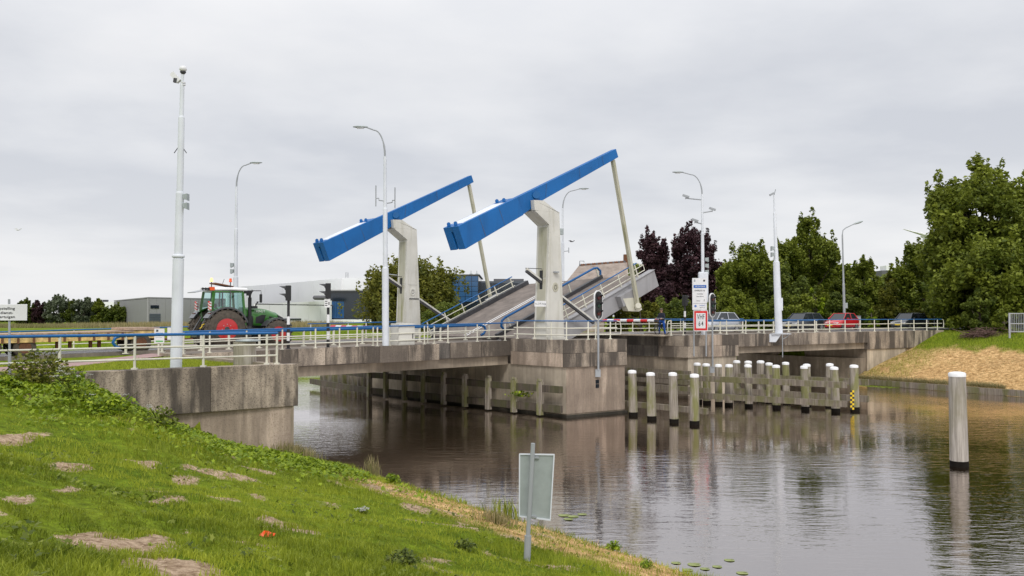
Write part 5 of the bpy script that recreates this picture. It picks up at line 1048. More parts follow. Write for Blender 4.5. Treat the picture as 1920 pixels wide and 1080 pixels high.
def cut(c):
    if c.z > 1.49: return 2
    if c.x > .34 and c.z > .95: return 2
    if c.z > .97: return 0
    if c.z > .1: return 1
    return 3
pr_ = person('person in navy jacket and bright blue trousers standing astride a bicycle at the barrier', CB+Vector((0, 0, -.01)), RZ+math.pi+.15, V_, E_, Rr, ['navy', 'workwear_blue', 'skin', 'black'], cut)
q = MB(); q.lathe((.065, 0, 1.66), [(.102, -.02), (.115, .05), (.095, .11), (.05, .14)], 14); build('hair', q, 'hair', pr_)
q = MB(); q.lathe((.185, 0, 1.64), [(.014, -.03), (.012, .02)], 6); build('nose', q, 'skin', pr_)
for y in (-.035, .035): q = MB(); q.box(.165, .18, y-.012, y+.012, 1.668, 1.68); build('eye', q, 'black', pr_)
for y in (-.1, .1): q = MB(); q.lathe((.08, y, 1.63), [(.02, -.01), (.028, .0), (.02, .01)], 8, None, 'y'); build('ear', q, 'skin', pr_)
q = MB(); q.box(.17, .18, -.025, .025, 1.59, 1.6); build('mouth', q, 'lamp_red', pr_)
# ------------------------------------------------------------------ background buildings
def gz(y): return -.75
def bpt(px, Y_, z=-.8): return pd(px, Y_, z)
def wallq(q, a, b, z0, z1, th=.4):
    d = (b-a).normalized(); n_ = Vector((-d.y, d.x, 0))*th
    q.add([(a.x, a.y, z0), (b.x, b.y, z0), ((b+n_).x, (b+n_).y, z0), ((a+n_).x, (a+n_).y, z0), (a.x, a.y, z1), (b.x, b.y, z1), ((b+n_).x, (b+n_).y, z1), ((a+n_).x, (a+n_).y, z1)], [(0, 3, 2, 1), (4, 5, 6, 7), (0, 1, 5, 4), (1, 2, 6, 5), (2, 3, 7, 6), (3, 0, 4, 7)])
def panels(root, a, b, z0, z1, n, mat, name='wall_panel', gap=.06):
    for k in range(n): q = MB(); p0 = a.lerp(b, k/n); p1 = a.lerp(b, (k+1)/n); d = (b-a).normalized()*gap/2; wallq(q, p0+d, p1-d, z0, z1, .3); build(name, q, mat, root)
def winbox(root, px0, px1, py0, py1, a, b, out, mat, name, nx_=1, ny_=1, frame='sign_back'):
    def hit(px): k = (px-960)/F; d = b-a; s = (k*a.y-a.x)/(d.x-k*d.y); return a+d*s
    p0, p1 = hit(px0), hit(px1); d = (b-a).normalized(); nrm = Vector((d.y, -d.x, 0))
    if nrm.y > 0: nrm = -nrm
    z0, z1 = zat(py1, p0.y), zat(py0, p0.y); w_ = (p1-p0).length
    for i in range(nx_):
        for j in range(ny_):
            a0 = p0+(p1-p0)*(i+.04)/nx_; a1 = p0+(p1-p0)*(i+.96)/nx_; za = z0+(z1-z0)*(j+.04)/ny_; zb = z0+(z1-z0)*(j+.96)/ny_
            q = MB(); q.add([(p+nrm*o).to_tuple()[:2]+(z_,) for z_ in (za, zb) for p, o in ((a0, out), (a1, out), (a1, .0), (a0, .0))], [(0, 3, 2, 1), (4, 5, 6, 7), (0, 1, 5, 4), (1, 2, 6, 5), (2, 3, 7, 6), (3, 0, 4, 7)]); build(name, q, mat, root)
# grey hall at left
a, c, b = bpt(213, 250), bpt(277, 205), bpt(430, 226); t = thing('industrial_hall', (a+b)/2, 'low grey industrial hall with a dark roller door behind the trailer', 'hall')
zt = zat(560, c.y); panels(t, a, c, -1.2, zt, 5, 'grey_wall'); panels(t, c, b, -1.2, zt+.05, 10, 'grey_wall_light')  # left face darker, right face lighter: light by facing put into the greys
q = MB(); back = Vector((-30, 60, 0)); q.add([(p.x, p.y, zt+.1) for p in (a, c, b, b+Vector((0, 50, 0)), a+Vector((0, 50, 0)))]+[(p.x, p.y, zt+.35) for p in (a, c, b, b+Vector((0, 50, 0)), a+Vector((0, 50, 0)))], [(0, 1, 2, 3, 4), (9, 8, 7, 6, 5)]+[(i, (i+1) % 5, 5+(i+1) % 5, 5+i) for i in range(5)]); build('roof', q, 'grey_wall', t)
winbox(t, 282, 298, 572, 578.5, c, b, .1, 'dark_glass', 'window', 2); winbox(t, 278.5, 302, 588, 612, c, b, .08, 'door_dark', 'roller_door', 1, 5)
# small white building behind the left trees
a, b = bpt(186, 300), bpt(214, 300); t = thing('building', a, 'small white building with a chimney behind the left tree line', 'building'); q = MB(); q.box(a.x, b.x, a.y, a.y+20, -1.2, zat(566, a.y)); build('wall', q, 'white_wall', t); q = MB(); q.box(a.x+.5, a.x+2, a.y+1, a.y+2, zat(566, a.y), zat(562, a.y)); build('chimney', q, 'dark_metal', t)
# white warehouse
a, b = bpt(425, 190), bpt(640, 235); b2 = bpt(700, 228)
t = thing('warehouse', (a+b)/2, 'large white warehouse with high and low blocks behind the tractor', 'warehouse')
def slopewall(root, a, b, y0, y1, n, mat, z0=-1.2):
    for k in range(n):
        p0 = a.lerp(b, k/n); p1 = a.lerp(b, (k+1)/n); d = (b-a).normalized()*.04; za = zat(y0+(y1-y0)*k/n, p0.y); zb = zat(y0+(y1-y0)*(k+1)/n, p1.y); p0 = p0+d; p1 = p1-d
        nn_ = Vector((-d.y, d.x, 0)).normalized()*.3; q = MB(); q.add([(p0.x, p0.y, z0), (p1.x, p1.y, z0), (p1.x+nn_.x, p1.y+nn_.y, z0), (p0.x+nn_.x, p0.y+nn_.y, z0), (p0.x, p0.y, za), (p1.x, p1.y, zb), (p1.x+nn_.x, p1.y+nn_.y, zb), (p0.x+nn_.x, p0.y+nn_.y, za)], [(0, 3, 2, 1), (4, 5, 6, 7), (0, 1, 5, 4), (1, 2, 6, 5), (2, 3, 7, 6), (3, 0, 4, 7)]); build('wall_panel', q, mat, root)
slopewall(t, a, b, 539, 521, 7, 'white_wall'); slopewall(t, b, b2, 521, 520.5, 2, 'white_wall')
q = MB(); q.add([(p.x, p.y, z_) for z_ in (zat(538, a.y)-.5, zat(538, a.y)-.3) for p in (a, b, b2, b2+Vector((0, 60, 0)), a+Vector((-20, 70, 0)))], [(0, 1, 2, 3, 4), (9, 8, 7, 6, 5)]); build('roof', q, 'roof_grey', t)
a2, b3 = bpt(478, 172), bpt(622, 196); slopewall(t, a2, b3, 570, 563.5, 6, 'white_wall')
q = MB(); q.add([(p.x, p.y, zat(569, a2.y)-.2) for p in (a2, b3, b3+Vector((0, 30, 0)), a2+Vector((-6, 30, 0)))]+[(p.x, p.y, zat(569, a2.y)) for p in (a2, b3, b3+Vector((0, 30, 0)), a2+Vector((-6, 30, 0)))], [(0, 1, 2, 3), (7, 6, 5, 4), (0, 4, 5, 1), (1, 5, 6, 2), (2, 6, 7, 3), (3, 7, 4, 0)]); build('low_roof', q, 'roof_grey', t)
winbox(t, 528.5, 564.5, 597, 601, a2, b3, .1, 'dark_glass', 'window', 7, 1); winbox(t, 554, 564.5, 601.6, 605.4, a2, b3, .1, 'dark_glass', 'window', 2, 1); winbox(t, 570, 577, 597, 608, a2, b3, .06, 'sign_white', 'door')
b4 = bpt(700, 205); q = MB(); 
t = thing('office_building', b3, 'dark glazed office block between the white warehouse and the round tree', 'office building')
c0, c1 = bpt(615, 198), bpt(700, 200); q = MB(); q.box(c0.x, c1.x, c0.y, c0.y+25, -1, zat(545.5, c0.y)); build('wall', q, 'dark_glass', t)
winbox(t, 619, 700, 547, 604, c0, c1, .12, 'dark_glass', 'pane', 9, 4); winbox(t, 622, 645, 564, 598, c0-Vector((0, .6, 0)), c1-Vector((0, .6, 0)), .12, 'blue_glass', 'blue_pane', 5, 1)
q = MB(); q.box(c0.x-.5, c1.x, c0.y-1.2, c0.y-.3, -1, zat(599, c0.y)); build('plinth', q, 'white_wall', t); q = MB(); q.box(c0.x-.3, c1.x+.3, c0.y-.5, c0.y+25, zat(545.5, c0.y), zat(543.5, c0.y)); build('parapet', q, 'grey_wall_light', t)
d0, d1 = bpt(585, 186), bpt(618, 190); q = MB(); q.box(d0.x, d1.x, d0.y, d0.y+4, zat(562, d0.y), zat(554, d0.y)); build('canopy', q, 'roof_grey', t, bev=.4)
m0 = bpt(650, 240); t = thing('roof_mast', m0, 'thin lattice mast standing on the white warehouse roof', 'mast'); q = MB()
for dx in (-.3, .3): q.tube([(m0.x+dx, m0.y, -1), (m0.x+dx, m0.y, zat(511, m0.y))], .06, 4)
build('leg', q, 'galvanised', t); q = MB(); [q.tube([(m0.x-.3, m0.y, zat(511+k*2.5, m0.y)), (m0.x+.3, m0.y, zat(512.2+k*2.5, m0.y))], .04, 4) for k in range(12)]; build('brace', q, 'galvanised', t)['kind'] = 'stuff'
# blue glass building
a, b = bpt(846, 150), bpt(897, 150); t = thing('glass_building', a, 'blue glazed office building right of the round tree', 'office building')
q = MB(); q.box(a.x-1.0, b.x, a.y, a.y+18, -1, zat(516, a.y)); build('wall', q, 'dark_glass', t)
winbox(t, 848, 896.5, 517.5, 566, a, b, .1, 'blue_glass', 'pane', 4, 5); winbox(t, 848, 896.5, 566.5, 604, a, b, .1, 'dark_glass', 'pane', 4, 3)
q = MB(); q.box(a.x-1.2, b.x+.2, a.y-.2, a.y+18, zat(516, a.y), zat(514.4, a.y)); build('roof', q, 'roof_grey', t)
for px in (883, 894): q = MB(); c = bpt(px, a.y+3); q.box(c.x-.25, c.x+.25, c.y, c.y+.5, zat(514.4, a.y), zat(511.5, a.y)); q.tube([(c.x, c.y, zat(512, a.y)), (c.x, c.y, zat(506, a.y))], .05, 4); build('roof_unit', q, 'sign_back', t)
a2, b2 = bpt(896, 156), bpt(985, 150); q = MB(); q.box(a2.x, b2.x, a2.y, a2.y+15, -1, zat(527, a2.y)); build('low_wing', q, 'door_dark', t); winbox(t, 898, 985, 530, 575, a2, Vector((b2.x, a2.y, 0)), .1, 'dark_glass', 'wing_pane', 7, 3)
q = MB(); q.box(a2.x+2.5, a2.x+7.5, a2.y+3, a2.y+9, zat(527, a2.y), zat(521.5, a2.y)); build('roof_unit', q, 'roof_grey', t)
# thatched house roof behind the leaf
t0 = bpt(1062, 88); t = thing('thatched_house', t0, 'brown thatched roof with ridge tiles showing above the raised bridge leaf', 'house')
A_, B_, C_, D_ = pd(1048, 88, zat(545, 88)), pd(1086, 92, zat(497.5, 92)), pd(1176, 92, zat(490.5, 92)), pd(1180, 88, zat(545, 88)); E2, F2 = pd(1086, 97, zat(545, 97)), pd(1180, 97, zat(545, 97))
q = MB(); q.add([A_, D_, C_, B_, E2, F2], [(0, 1, 2, 3), (0, 3, 4), (3, 2, 5, 4), (1, 5, 2), (0, 4, 5, 1)]); build('thatch', q, 'thatch', t)
q = MB(); q.box(A_.x+.6, A_.x+4.2, 88.6, 96.5, -.2, A_.z-.02); build('wall', q, 'smooth_concrete', t)
for k in range(26): p = B_.lerp(C_, (k+.5)/26); q = MB(); q.lathe((p.x, p.y, p.z-.02), [(.16, -.085), (.12, .085)], 8, None, 'x'); build('ridge_tile', q, 'rust' if k % 3 else 'roof_grey', t)
q = MB(); c = pd(1174, 92, C_.z); q.box(c.x-.2, c.x+.35, 92, 92.6, c.z-.5, c.z+.7); build('chimney', q, 'rust', t)
c = pd(1087, 92, B_.z); q = MB(); q.tube([(c.x, 92, c.z-.3), (c.x, 92, c.z+.42), (c.x+.4, 92, c.z+.4), (c.x+.42, 92, c.z+.28)], .03, 5); build('aerial', q, 'dark_metal', t)
# far building between right trees, turbine, cabinet, gate, sign post
a = bpt(1655, 240); t = thing('building', a, 'dark roofed building glimpsed between the right trees with a white roof box', 'building'); q = MB(); q.box(a.x, a.x+6, a.y, a.y+15, -1, zat(507, a.y)); build('wall', q, 'roof_grey', t); q = MB(); q.box(a.x+1, a.x+2.6, a.y-.3, a.y+4, zat(507, a.y), zat(498, a.y)); build('roof_box', q, 'white_wall', t)
hb = pd(1737, 520, zat(441, 520)); t = thing('wind_turbine', hb-Vector((0, 0, hb.z)), 'white wind turbine blades showing beside the big right tree', 'wind turbine')
q = MB(); q.tube([(hb.x, hb.y+2, -1), (hb.x, hb.y+2, hb.z)], [1.8, 1.1], 12); build('tower', q, 'sign_white', t); q = MB(); q.lathe((hb.x, hb.y-1, hb.z), [(.6, -2), (1.2, 0), (1.3, 5), (.8, 7)], 12, None, 'y'); build('nacelle', q, 'sign_white', t)
for ang, Ln in ((math.radians(166), 13.5), (math.radians(46), 13.5), (math.radians(286), 13.5)):
    d = Vector((math.cos(ang), 0, math.sin(ang))); s2 = Vector((-d.z, 0, d.x)); q = MB(); q.loft([[hb+d*x+s2*(w*a)+Vector((0, -1+th_*b_, 0)) for a, b_ in ((-1, 0), (0, -1), (1, 0), (0, 1))] for x, w, th_ in ((1, .4, .4), (3, 1.0, .35), (8, .6, .2), (Ln, .15, .05))]); build('blade', q, 'sign_white', t)
a = W(50.5, 9.8, -.05); t = thing('electric_cabinet', a, 'dark grey street cabinet behind the railing between red and grey cars', 'cabinet'); q = MB(); q.box(a.x-.5, a.x+.45, a.y, a.y+.5, -.1, 1.3); build('body', q, 'roof_grey', t, bev=.03)
for k in range(2): q = MB(); q.box(a.x-.45+k*.45, a.x-.05+k*.45, a.y-.02, a.y-.003, .0, 1.2); d_ = build('door', q, 'sign_back', t)
a = pd(1752, 93, -.05); t = thing('sign_post', a, 'small square sign on a thin pole above the railing end', 'sign'); build('pole', MB().tube([a, pd(1752, 93, zat(556, 93))], .04, 6), 'galvanised', t); q = MB(); c = pd(1752, 93, zat(561, 93)); q.box(c.x-.23, c.x+.23, c.y-.06, c.y-.04, c.z-.26, c.z+.26); build('panel', q, 'sign_back', t)
gY = 68.0; ga, gb = pd(1893, gY, 0), pd(1960, gY, 0); gz0, gz1 = zat(626, gY), zat(588, gY); t = thing('metal_gate', Vector((ga.x, gY, gz0)), 'galvanised bar gate at the right edge of the picture', 'gate')
for z_ in (gz0+.15, (gz0+gz1)/2+.0, gz1): build('rail', MB().tube([(ga.x, gY, z_), (gb.x, gY, z_)], .035, 6), 'galvanised', t)
x = ga.x
while x < gb.x: build('bar', MB().tube([(x, gY, gz0+.1), (x, gY, gz1)], .018, 5), 'galvanised', t); x += .125
q = MB(); q.box(ga.x-.05, ga.x+.05, gY-.05, gY+.05, gz0-.3, gz1+.05); build('post', q, 'galvanised', t)
for px, py, Y_, lab in ((34, 431, 60, 'small white gull flying at the far left of the sky'), (1072, 453, 70, 'small dark bird flying right of the nearest tower')):
    p = pd(px, Y_, zat(py, Y_)); q = MB(); q.loft([[p+Vector((x, y*r_, z_*r_)) for y, z_ in ((-1, 0), (0, 1), (1, 0), (0, -1))] for x, r_ in ((-.15, .01), (-.05, .04), (.06, .035), (.14, .01))])
    t = thing('bird', p, lab, 'bird'); build('body', q, 'sign_white' if px < 100 else 'dark_metal', t)
    for s_ in (-1, 1): q = MB(); q.add([p+Vector((-.05, 0, .01)), p+Vector((.06, 0, .01)), p+Vector((s_*.12+.05, .0, .10)), p+Vector((s_*.26-.02, 0, .06))], [(0, 1, 2, 3)]); build('wing', q, 'sign_white' if px < 100 else 'dark_metal', t)
# ------------------------------------------------------------------ trees
def leafmesh(name, centers, size, tint, mat, jit=.6, flat=.35, seed=0):
    g = np.random.default_rng(seed); n = len(centers); size = np.broadcast_to(size, (n,))
    nrm = g.normal(size=(n, 3)); nrm[:, 2] = np.abs(nrm[:, 2])*1.1+flat; nrm /= np.linalg.norm(nrm, axis=1)[:, None]
    a = np.cross(nrm, g.normal(size=(n, 3))); a /= np.linalg.norm(a, axis=1)[:, None]; b = np.cross(nrm, a)
    s = (size*(1-jit/2+jit*g.random(n)))[:, None]; asp = (.45+.3*g.random(n))[:, None]; fold = nrm*s*.18
    v = np.stack([centers-a*s, centers-b*s*asp+fold, centers+a*s, centers+b*s*asp+fold], 1).reshape(-1, 3)
    f = np.arange(4*n).reshape(n, 4)
    return npmesh(name, v, f, mat, {'tint': np.repeat(tint, 4)})
def tree(label, px, top, hw, Y_, base_py=None, mat='leaf_green', trunk_h=.22, leaf=.26, n=9000, clumps=60, seed=1, cat='tree', group=None, name='leafy_tree', shape='round', zb=None, squash=1.0, asym=0, base_frac=None):
    g = np.random.default_rng(seed); zb = -.5 if zb is None else zb
    b = pd(px, Y_, zb); H_ = zat(top, Y_)-zb; r = hw/(F/Y_)
    t = thing(name, b, label, cat, group)
    z0 = H_*trunk_h; ch = H_-z0; cc = []
    k = 0; clumps = int(clumps*(2.0 if cat == 'tree' else 1.3)); n = int(n*2.1); leaf = leaf*.78
    while len(cc) < clumps and k < clumps*40:
        k += 1; p = g.uniform(-1, 1, 3)
        if shape == 'round': rr_ = math.sqrt(max(0, 1-p[2]**2))*1.0
        elif shape == 'cone': rr_ = (1-(p[2]+1)/2)**.75*.95+.12
        elif shape == 'big': rr_ = float(np.interp(p[2], [-1, -.4, .15, .42, .62, .78, 1], [.8, 1.0, .92, .74, .50, .30, .10]))*(1+.16*math.sin(p[2]*17+math.atan2(p[1], p[0])*2))
        elif shape == 'dome': rr_ = min(1.0, math.sqrt(max(0, 1-max(0, p[2])**2)))*(1.0 if p[2] > -.75 else .8)
        else: rr_ = (.72+.28*math.sin(p[2]*5+seed))*(1 if p[2] < .35 else (1-(p[2]-.35)/.65*.8))
        d = math.hypot(p[0], p[1])
        if d > rr_ or (d < rr_*.45 and abs(p[2]) < .6): continue
        cc.append((p[0]*r*.86+asym*r*(p[2])*.2, p[1]*r*.86*squash, z0+ch*(.5+.45*p[2])))
    cc = np.array(cc); cr = r*(.11+.13*g.random(len(cc))); upm = g.random(len(cc))
    if shape == 'big': upm = g.uniform(-.4, .5, len(cc)); cr = cr*1.08
    if cat == 'tree':      # small sprays sticking out of the outline
        out = cc-np.array([0, 0, z0+ch*.45]); out /= np.linalg.norm(out, axis=1)[:, None]+1e-6; sel_ = (out[:, 2] > -.25) & (g.random(len(cc)) < .75)
        tips = cc[sel_]+(out[sel_]+g.normal(0, .25, (sel_.sum(), 3)))*cr[sel_][:, None]*1.15; cc = np.concatenate([cc, tips]); cr = np.concatenate([cr, cr[sel_]*(.32+.25*g.random(sel_.sum()))]); upm = np.concatenate([upm, 1.3*np.ones(sel_.sum())])
    ci = g.choice(len(cc), n, p=cr**2/(cr**2).sum()); d = g.normal(size=(n, 3)); d /= np.linalg.norm(d, axis=1)[:, None]
    rad = cr[ci]*(.45+.6*g.random(n)**.6); up = upm; pos = cc[ci]+d*rad[:, None]*np.stack([1-.3*up[ci], 1-.3*up[ci], .6+.9*up[ci]], 1); pos[:, 2] = np.maximum(pos[:, 2], .05*H_ if trunk_h < .1 else z0*.7)
    ctint = g.random(len(cc)); tint = np.clip(.55*ctint[ci]+.45*g.random(n)+.12*(d[:, 2]), 0, 1)  # leaves on each clump's upper side tinted lighter, top light put into colour
    me = leafmesh('crown', pos, leaf, tint, mat, seed=seed); o = bpy.data.objects.new('crown', me); COL.objects.link(o); o.parent = t; ORG[o.name] = ORG[t.name]
    q = MB(); tr = max(.12, H_*.02); tp = Vector((b.x+asym*.1*r, b.y, zb+H_*.72)); q.tube([b+Vector((0, 0, -.3)), b+Vector((0.1, 0, z0)), tp], [tr*1.3, tr, tr*.3], 8); build('trunk', q, 'bark', t)
    sel = g.choice(len(cc), min(len(cc), 14), replace=False)
    for j in sel:
        c = Vector(cc[j])+b; h0 = min(H_*.65, max(z0*.7, c.z-zb-ch*.3)); s0 = b+Vector((0, 0, h0)); mid = s0.lerp(c, .5)+Vector((0, 0, -.04*H_)); q = MB(); q.tube([s0, mid, c], [tr*.45, tr*.28, tr*.08], 5); build('limb', q, 'bark', t)
    return t
G1 = 'trees behind the parked cars'; G2 = 'far trees along the left horizon'
tree('large round chestnut tree behind the farther tower', 765, 497, 98, 112, trunk_h=.06, n=16000, leaf=.27, clumps=150, seed=3, mat='leaf_olive', shape='dome', zb=-.9, squash=.8)
tree('purple leaved tree left of the VHF board', 1224, 432, 52, 112, trunk_h=.05, n=11000, leaf=.24, clumps=95, seed=4, mat='leaf_purple', shape='x')
tree('purple leaved tree rising right behind the VHF board', 1300, 425, 56, 116, trunk_h=.05, n=13000, leaf=.24, clumps=105, seed=5, mat='leaf_purple', shape='dome')
tree('green tree just right of the purple trees', 1410, 452, 66, 108, trunk_h=.05, n=12000, leaf=.24, clumps=100, seed=6, shape='x', group=G1)
tree('tall airy green tree between white camera pole and slim street lamp', 1518, 402, 64, 118, trunk_h=.18, n=9500, leaf=.27, clumps=70, seed=7, shape='x', group=G1, mat='leaf_green')
tree('bushy green tree behind the white camera pole', 1472, 505, 52, 104, trunk_h=.05, n=7000, leaf=.22, clumps=60, seed=8, shape='dome', group=G1, mat='leaf_dark')
tree('pointed green tree right of the slim street lamp', 1622, 468, 44, 112, trunk_h=.06, n=8000, leaf=.24, clumps=62, seed=9, shape='cone', group=G1)
tree('green tree rising between slim street lamp and pointed tree', 1588, 488, 40, 122, trunk_h=.05, n=6000, leaf=.26, clumps=50, seed=14, shape='x', group=G1)
tree('yellow green tree low in the gap left of the spreading tree', 1690, 498, 36, 120, trunk_h=.05, n=6000, leaf=.26, clumps=50, seed=15, shape='dome', group=G1, mat='leaf_olive')
tree('light green tree right beside the purple trees', 1362, 500, 36, 102, trunk_h=.05, n=6000, leaf=.24, clumps=50, seed=16, shape='x', group=G1, mat='leaf_green')
tree('slim young green tree left of the small square sign', 1668, 535, 38, 104, trunk_h=.05, n=5000, leaf=.22, clumps=45, seed=10, shape='x', group=G1, mat='leaf_olive')
tree('spreading green tree in front of the wind turbine', 1742, 452, 62, 112, trunk_h=.08, n=10500, leaf=.25, clumps=85, seed=11, shape='dome', group=G1)
tree('tallest dark green tree at the right edge with a peaked top', 1845, 280, 120, 92, trunk_h=.10, n=27000, leaf=.30, clumps=135, seed=12, shape='big', mat='leaf_green')
tree('broad lower crown in front of the tallest right tree', 1860, 452, 118, 88, trunk_h=.06, n=15000, leaf=.26, clumps=110, seed=21, shape='dome', mat='leaf_green')
tree('green tree cut by the right picture edge', 1925, 360, 70, 97, trunk_h=.08, n=10000, leaf=.26, clumps=75, seed=13, shape='x', mat='leaf_green')
def bush(label, px, top, hw, Y_, mat='leaf_dark', n=3500, seed=1, zb=-.1, leaf=.17, squash=.8, name='bush'):
    return tree(label, px, top, hw, Y_, mat=mat, trunk_h=.02, leaf=leaf, n=n, clumps=max(14, int(hw*.7)), seed=seed, cat='bush', name=name, shape='dome', zb=zb, squash=squash)
bush('green shrubs under the tip of the raised leaf', 1200, 545, 40, 92, 'leaf_olive', 4500, 31, zb=-.6)
bush('green bushes filling the gap below the raised leaf', 1145, 575, 40, 96, 'leaf_olive', 4500, 48, zb=-.6)
bush('dark hedge behind the silver car', 1372, 545, 52, 96, 'leaf_green', 5000, 32)
bush('hedge behind the black car', 1480, 552, 62, 100, 'leaf_green', 5500, 33)
bush('pale flowering shrub left of the slim street lamp', 1530, 535, 24, 100, 'leaf_light', 1500, 34)
bush('low hedge behind the red car', 1580, 548, 50, 100, 'leaf_dark', 5000, 35)
bush('young light green shrub between red and grey cars', 1634, 575, 16, 96, 'leaf_light', 700, 36)
bush('rounded olive bush behind the grey car', 1728, 572, 26, 104, 'leaf_olive', 2500, 37)
bush('dark shrubs behind the dark red car', 1775, 545, 50, 112, 'leaf_dark', 5000, 38)
bush('large dark bush hiding the back of the dark red car', 1838, 545, 38, 84, 'leaf_dark', 5500, 39, zb=-.4, leaf=.15)
bush('bright green bush left of the metal gate', 1882, 572, 26, 80, 'leaf_green', 2600, 40, zb=-.5, leaf=.15)
bush('yellowish bush above the metal gate', 1905, 535, 30, 90, 'leaf_olive', 3500, 41)
bush('dark hedge behind the far end of the road', 1690, 540, 60, 116, 'leaf_dark', 5000, 42)
bush('hedge under the purple trees behind the cyclist', 1265, 560, 60, 100, 'leaf_dark', 5000, 43)
bush('hedge between purple trees and green tree', 1345, 560, 40, 106, 'leaf_green', 3500, 47)
bush('low bushes left of the raised leaf', 920, 568, 48, 100, 'leaf_olive', 3500, 44, zb=-.6)
bush('low dark bushes in front of the round tree', 830, 572, 60, 98, 'leaf_dark', 3500, 45, zb=-.8)
for i, (px, top, hw, mt, lab, sh) in enumerate([(48, 560, 20, 'leaf_dark', 'dark green far tree nearest the text sign', 'dome'), (74, 562, 15, 'leaf_purple', 'dark purple far tree in the left tree line', 'dome'), (106, 554, 24, 'leaf_willow', 'grey green willow in the left tree line', 'dome'),
        (132, 562, 14, 'leaf_dark', 'dark far tree between the two grey willows', 'x'), (157, 558, 22, 'leaf_willow', 'second grey green willow in the left tree line', 'dome'), (184, 562, 18, 'leaf_green', 'green far tree right of the willows', 'x'), (214, 574, 28, 'leaf_dark', 'dark clipped hedge like tree beside the grey hall', 'dome')]):
    tree(lab, px, top, hw, 232, mat=mt, trunk_h=.03, leaf=.42, n=3200, clumps=36, seed=50+i, group=G2, shape=sh, zb=-1)
# far treeline masses
def strip_veg(name, label, pts, Y_, h, n, mat, leaf, seed, kind='stuff', zb=-1.0, cat='hedge'):
    g = np.random.default_rng(seed); xs = g.uniform(pts[0], pts[1], n); x = (xs-960)/F*Y_; y = Y_+g.uniform(-3, 3, n); hh = h*(.6+.8*fnoise(x, y*0, .12, seed)); z = zb+hh*g.random(n)**.8
    me = leafmesh(name, np.stack([x, y, z], 1), leaf, np.clip(g.random(n)*.6+.4*fnoise(x, z, .3, seed), 0, 1), mat, seed=seed); o = bpy.data.objects.new(name, me); COL.objects.link(o); tag(o, label, cat, kind=kind)
strip_veg('far_hedge', 'low distant hedge line along the horizon at left', (-150, 720), 300, 2.6, 9000, 'leaf_dark', .5, 61)
strip_veg('far_woods', 'distant woods filling the gaps behind the right trees', (1180, 2150), 135, 8.6, 42000, 'leaf_green', .46, 62, zb=-.5)
def grassy(name, label, x, y, z, h, w, tint, mat, seed=0, lean=.35, seg=1, droop=.0, kind='stuff', cat='grass'):
    g = np.random.default_rng(seed); n = len(x); a = g.uniform(0, 2*np.pi, n); d = g.uniform(0, 2*np.pi, n); l = lean*g.random(n)*h
    ax, ay = np.cos(a)*w/2, np.sin(a)*w/2; lx, ly = np.cos(d)*l, np.sin(d)*l
    if seg == 1:
        v = np.stack([np.stack([x-ax, y-ay, z], 1), np.stack([x+ax, y+ay, z], 1), np.stack([x+lx, y+ly, z+h], 1)], 1).reshape(-1, 3); f = np.arange(3*n).reshape(n, 3); me = npmesh(name, v, f, mat, {'tint': np.repeat(tint, 3)}, 3)
    else:
        m_ = .55; v = np.stack([np.stack([x-ax, y-ay, z], 1), np.stack([x+ax, y+ay, z], 1), np.stack([x+ax*.8+lx*.3, y+ay*.8+ly*.3, z+h*m_], 1), np.stack([x-ax*.8+lx*.3, y-ay*.8+ly*.3, z+h*m_], 1), np.stack([x+lx, y+ly, z+h*(1-droop*(l/h))], 1)], 1).reshape(-1, 3)
        b = np.arange(n)*5; f = np.concatenate([np.stack([b, b+1, b+2], 1), np.stack([b, b+2, b+3], 1), np.stack([b+3, b+2, b+4], 1)]); me = npmesh(name, v, f, mat, {'tint': np.repeat(tint, 5)}, 3)
    o = bpy.data.objects.new(name, me); COL.objects.link(o); tag(o, label, cat, kind=kind); return o
# ------------------------------------------------------------------ near bank grass
def wedge(n, r0, r1, pw, a0=-47, a1=42, seed=0):
    g = np.random.default_rng(seed); u_ = g.random(n); r = np.exp(np.log(r0)+(np.log(r1)-np.log(r0))*u_**pw); a = np.radians(g.uniform(a0, a1, n)); return r*np.sin(a), r*np.cos(a), g
def wing_side(x, y): return (x-A1.x)*nW.x+(y-A1.y)*nW.y       # > 0 behind the wall face
def tcoord(x, y): return (x-OX)*NX+(y-OY)*NY, (x-OX)*DX+(y-OY)*DY
x, y, g = wedge(430000, 4.5, 42, .85, seed=71); t_, w_ = tcoord(x, y); u_, v_ = (x-Bx)*UX+(y-By)*UY, (x-Bx)*VX+(y-By)*VY
ok = (t_ < -.05) & (wing_side(x, y) < -.06); x, y, t_, w_ = x[ok], y[ok], t_[ok], w_[ok]
dm, hm_ = masks(x, y); cl = fnoise(x, y, 1.1, 21); ok = (rng.random(len(x)) > (dm*1.5-.25)*.97) & (rng.random(len(x)) < .35+1.2*cl) & (rng.random(len(x)) > hm_*.75)
x, y, t_, w_, cl = x[ok], y[ok], t_[ok], w_[ok], cl[ok]; z = hgt(x, y); r = np.hypot(x, y); tall = fnoise(x, y, .55, 33); wet = np.clip(1-np.abs(-t_)/1.2, 0, 1)
h = (.018+.09*np.clip(tall*2.6-1.1, 0, 1)+.028*rng.random(len(x)))*(1+.8*np.clip((w_-5)/-12+.2, 0, 1)*0)*(1+.6*sstep(1, 6, -t_)*0)+.10*wet*rng.random(len(x))
lush = sstep(13, 9.5, -t_)*.05; h = h+lush*rng.random(len(x)); wd_ = .0035+.00055*r
tint = np.clip(.0+.75*fnoise(x, y, .45, 14)+.35*rng.random(len(x))+.55*(fnoise(x, y, 2.2, 15)-.5), 0, 1)
nearm = r < 15
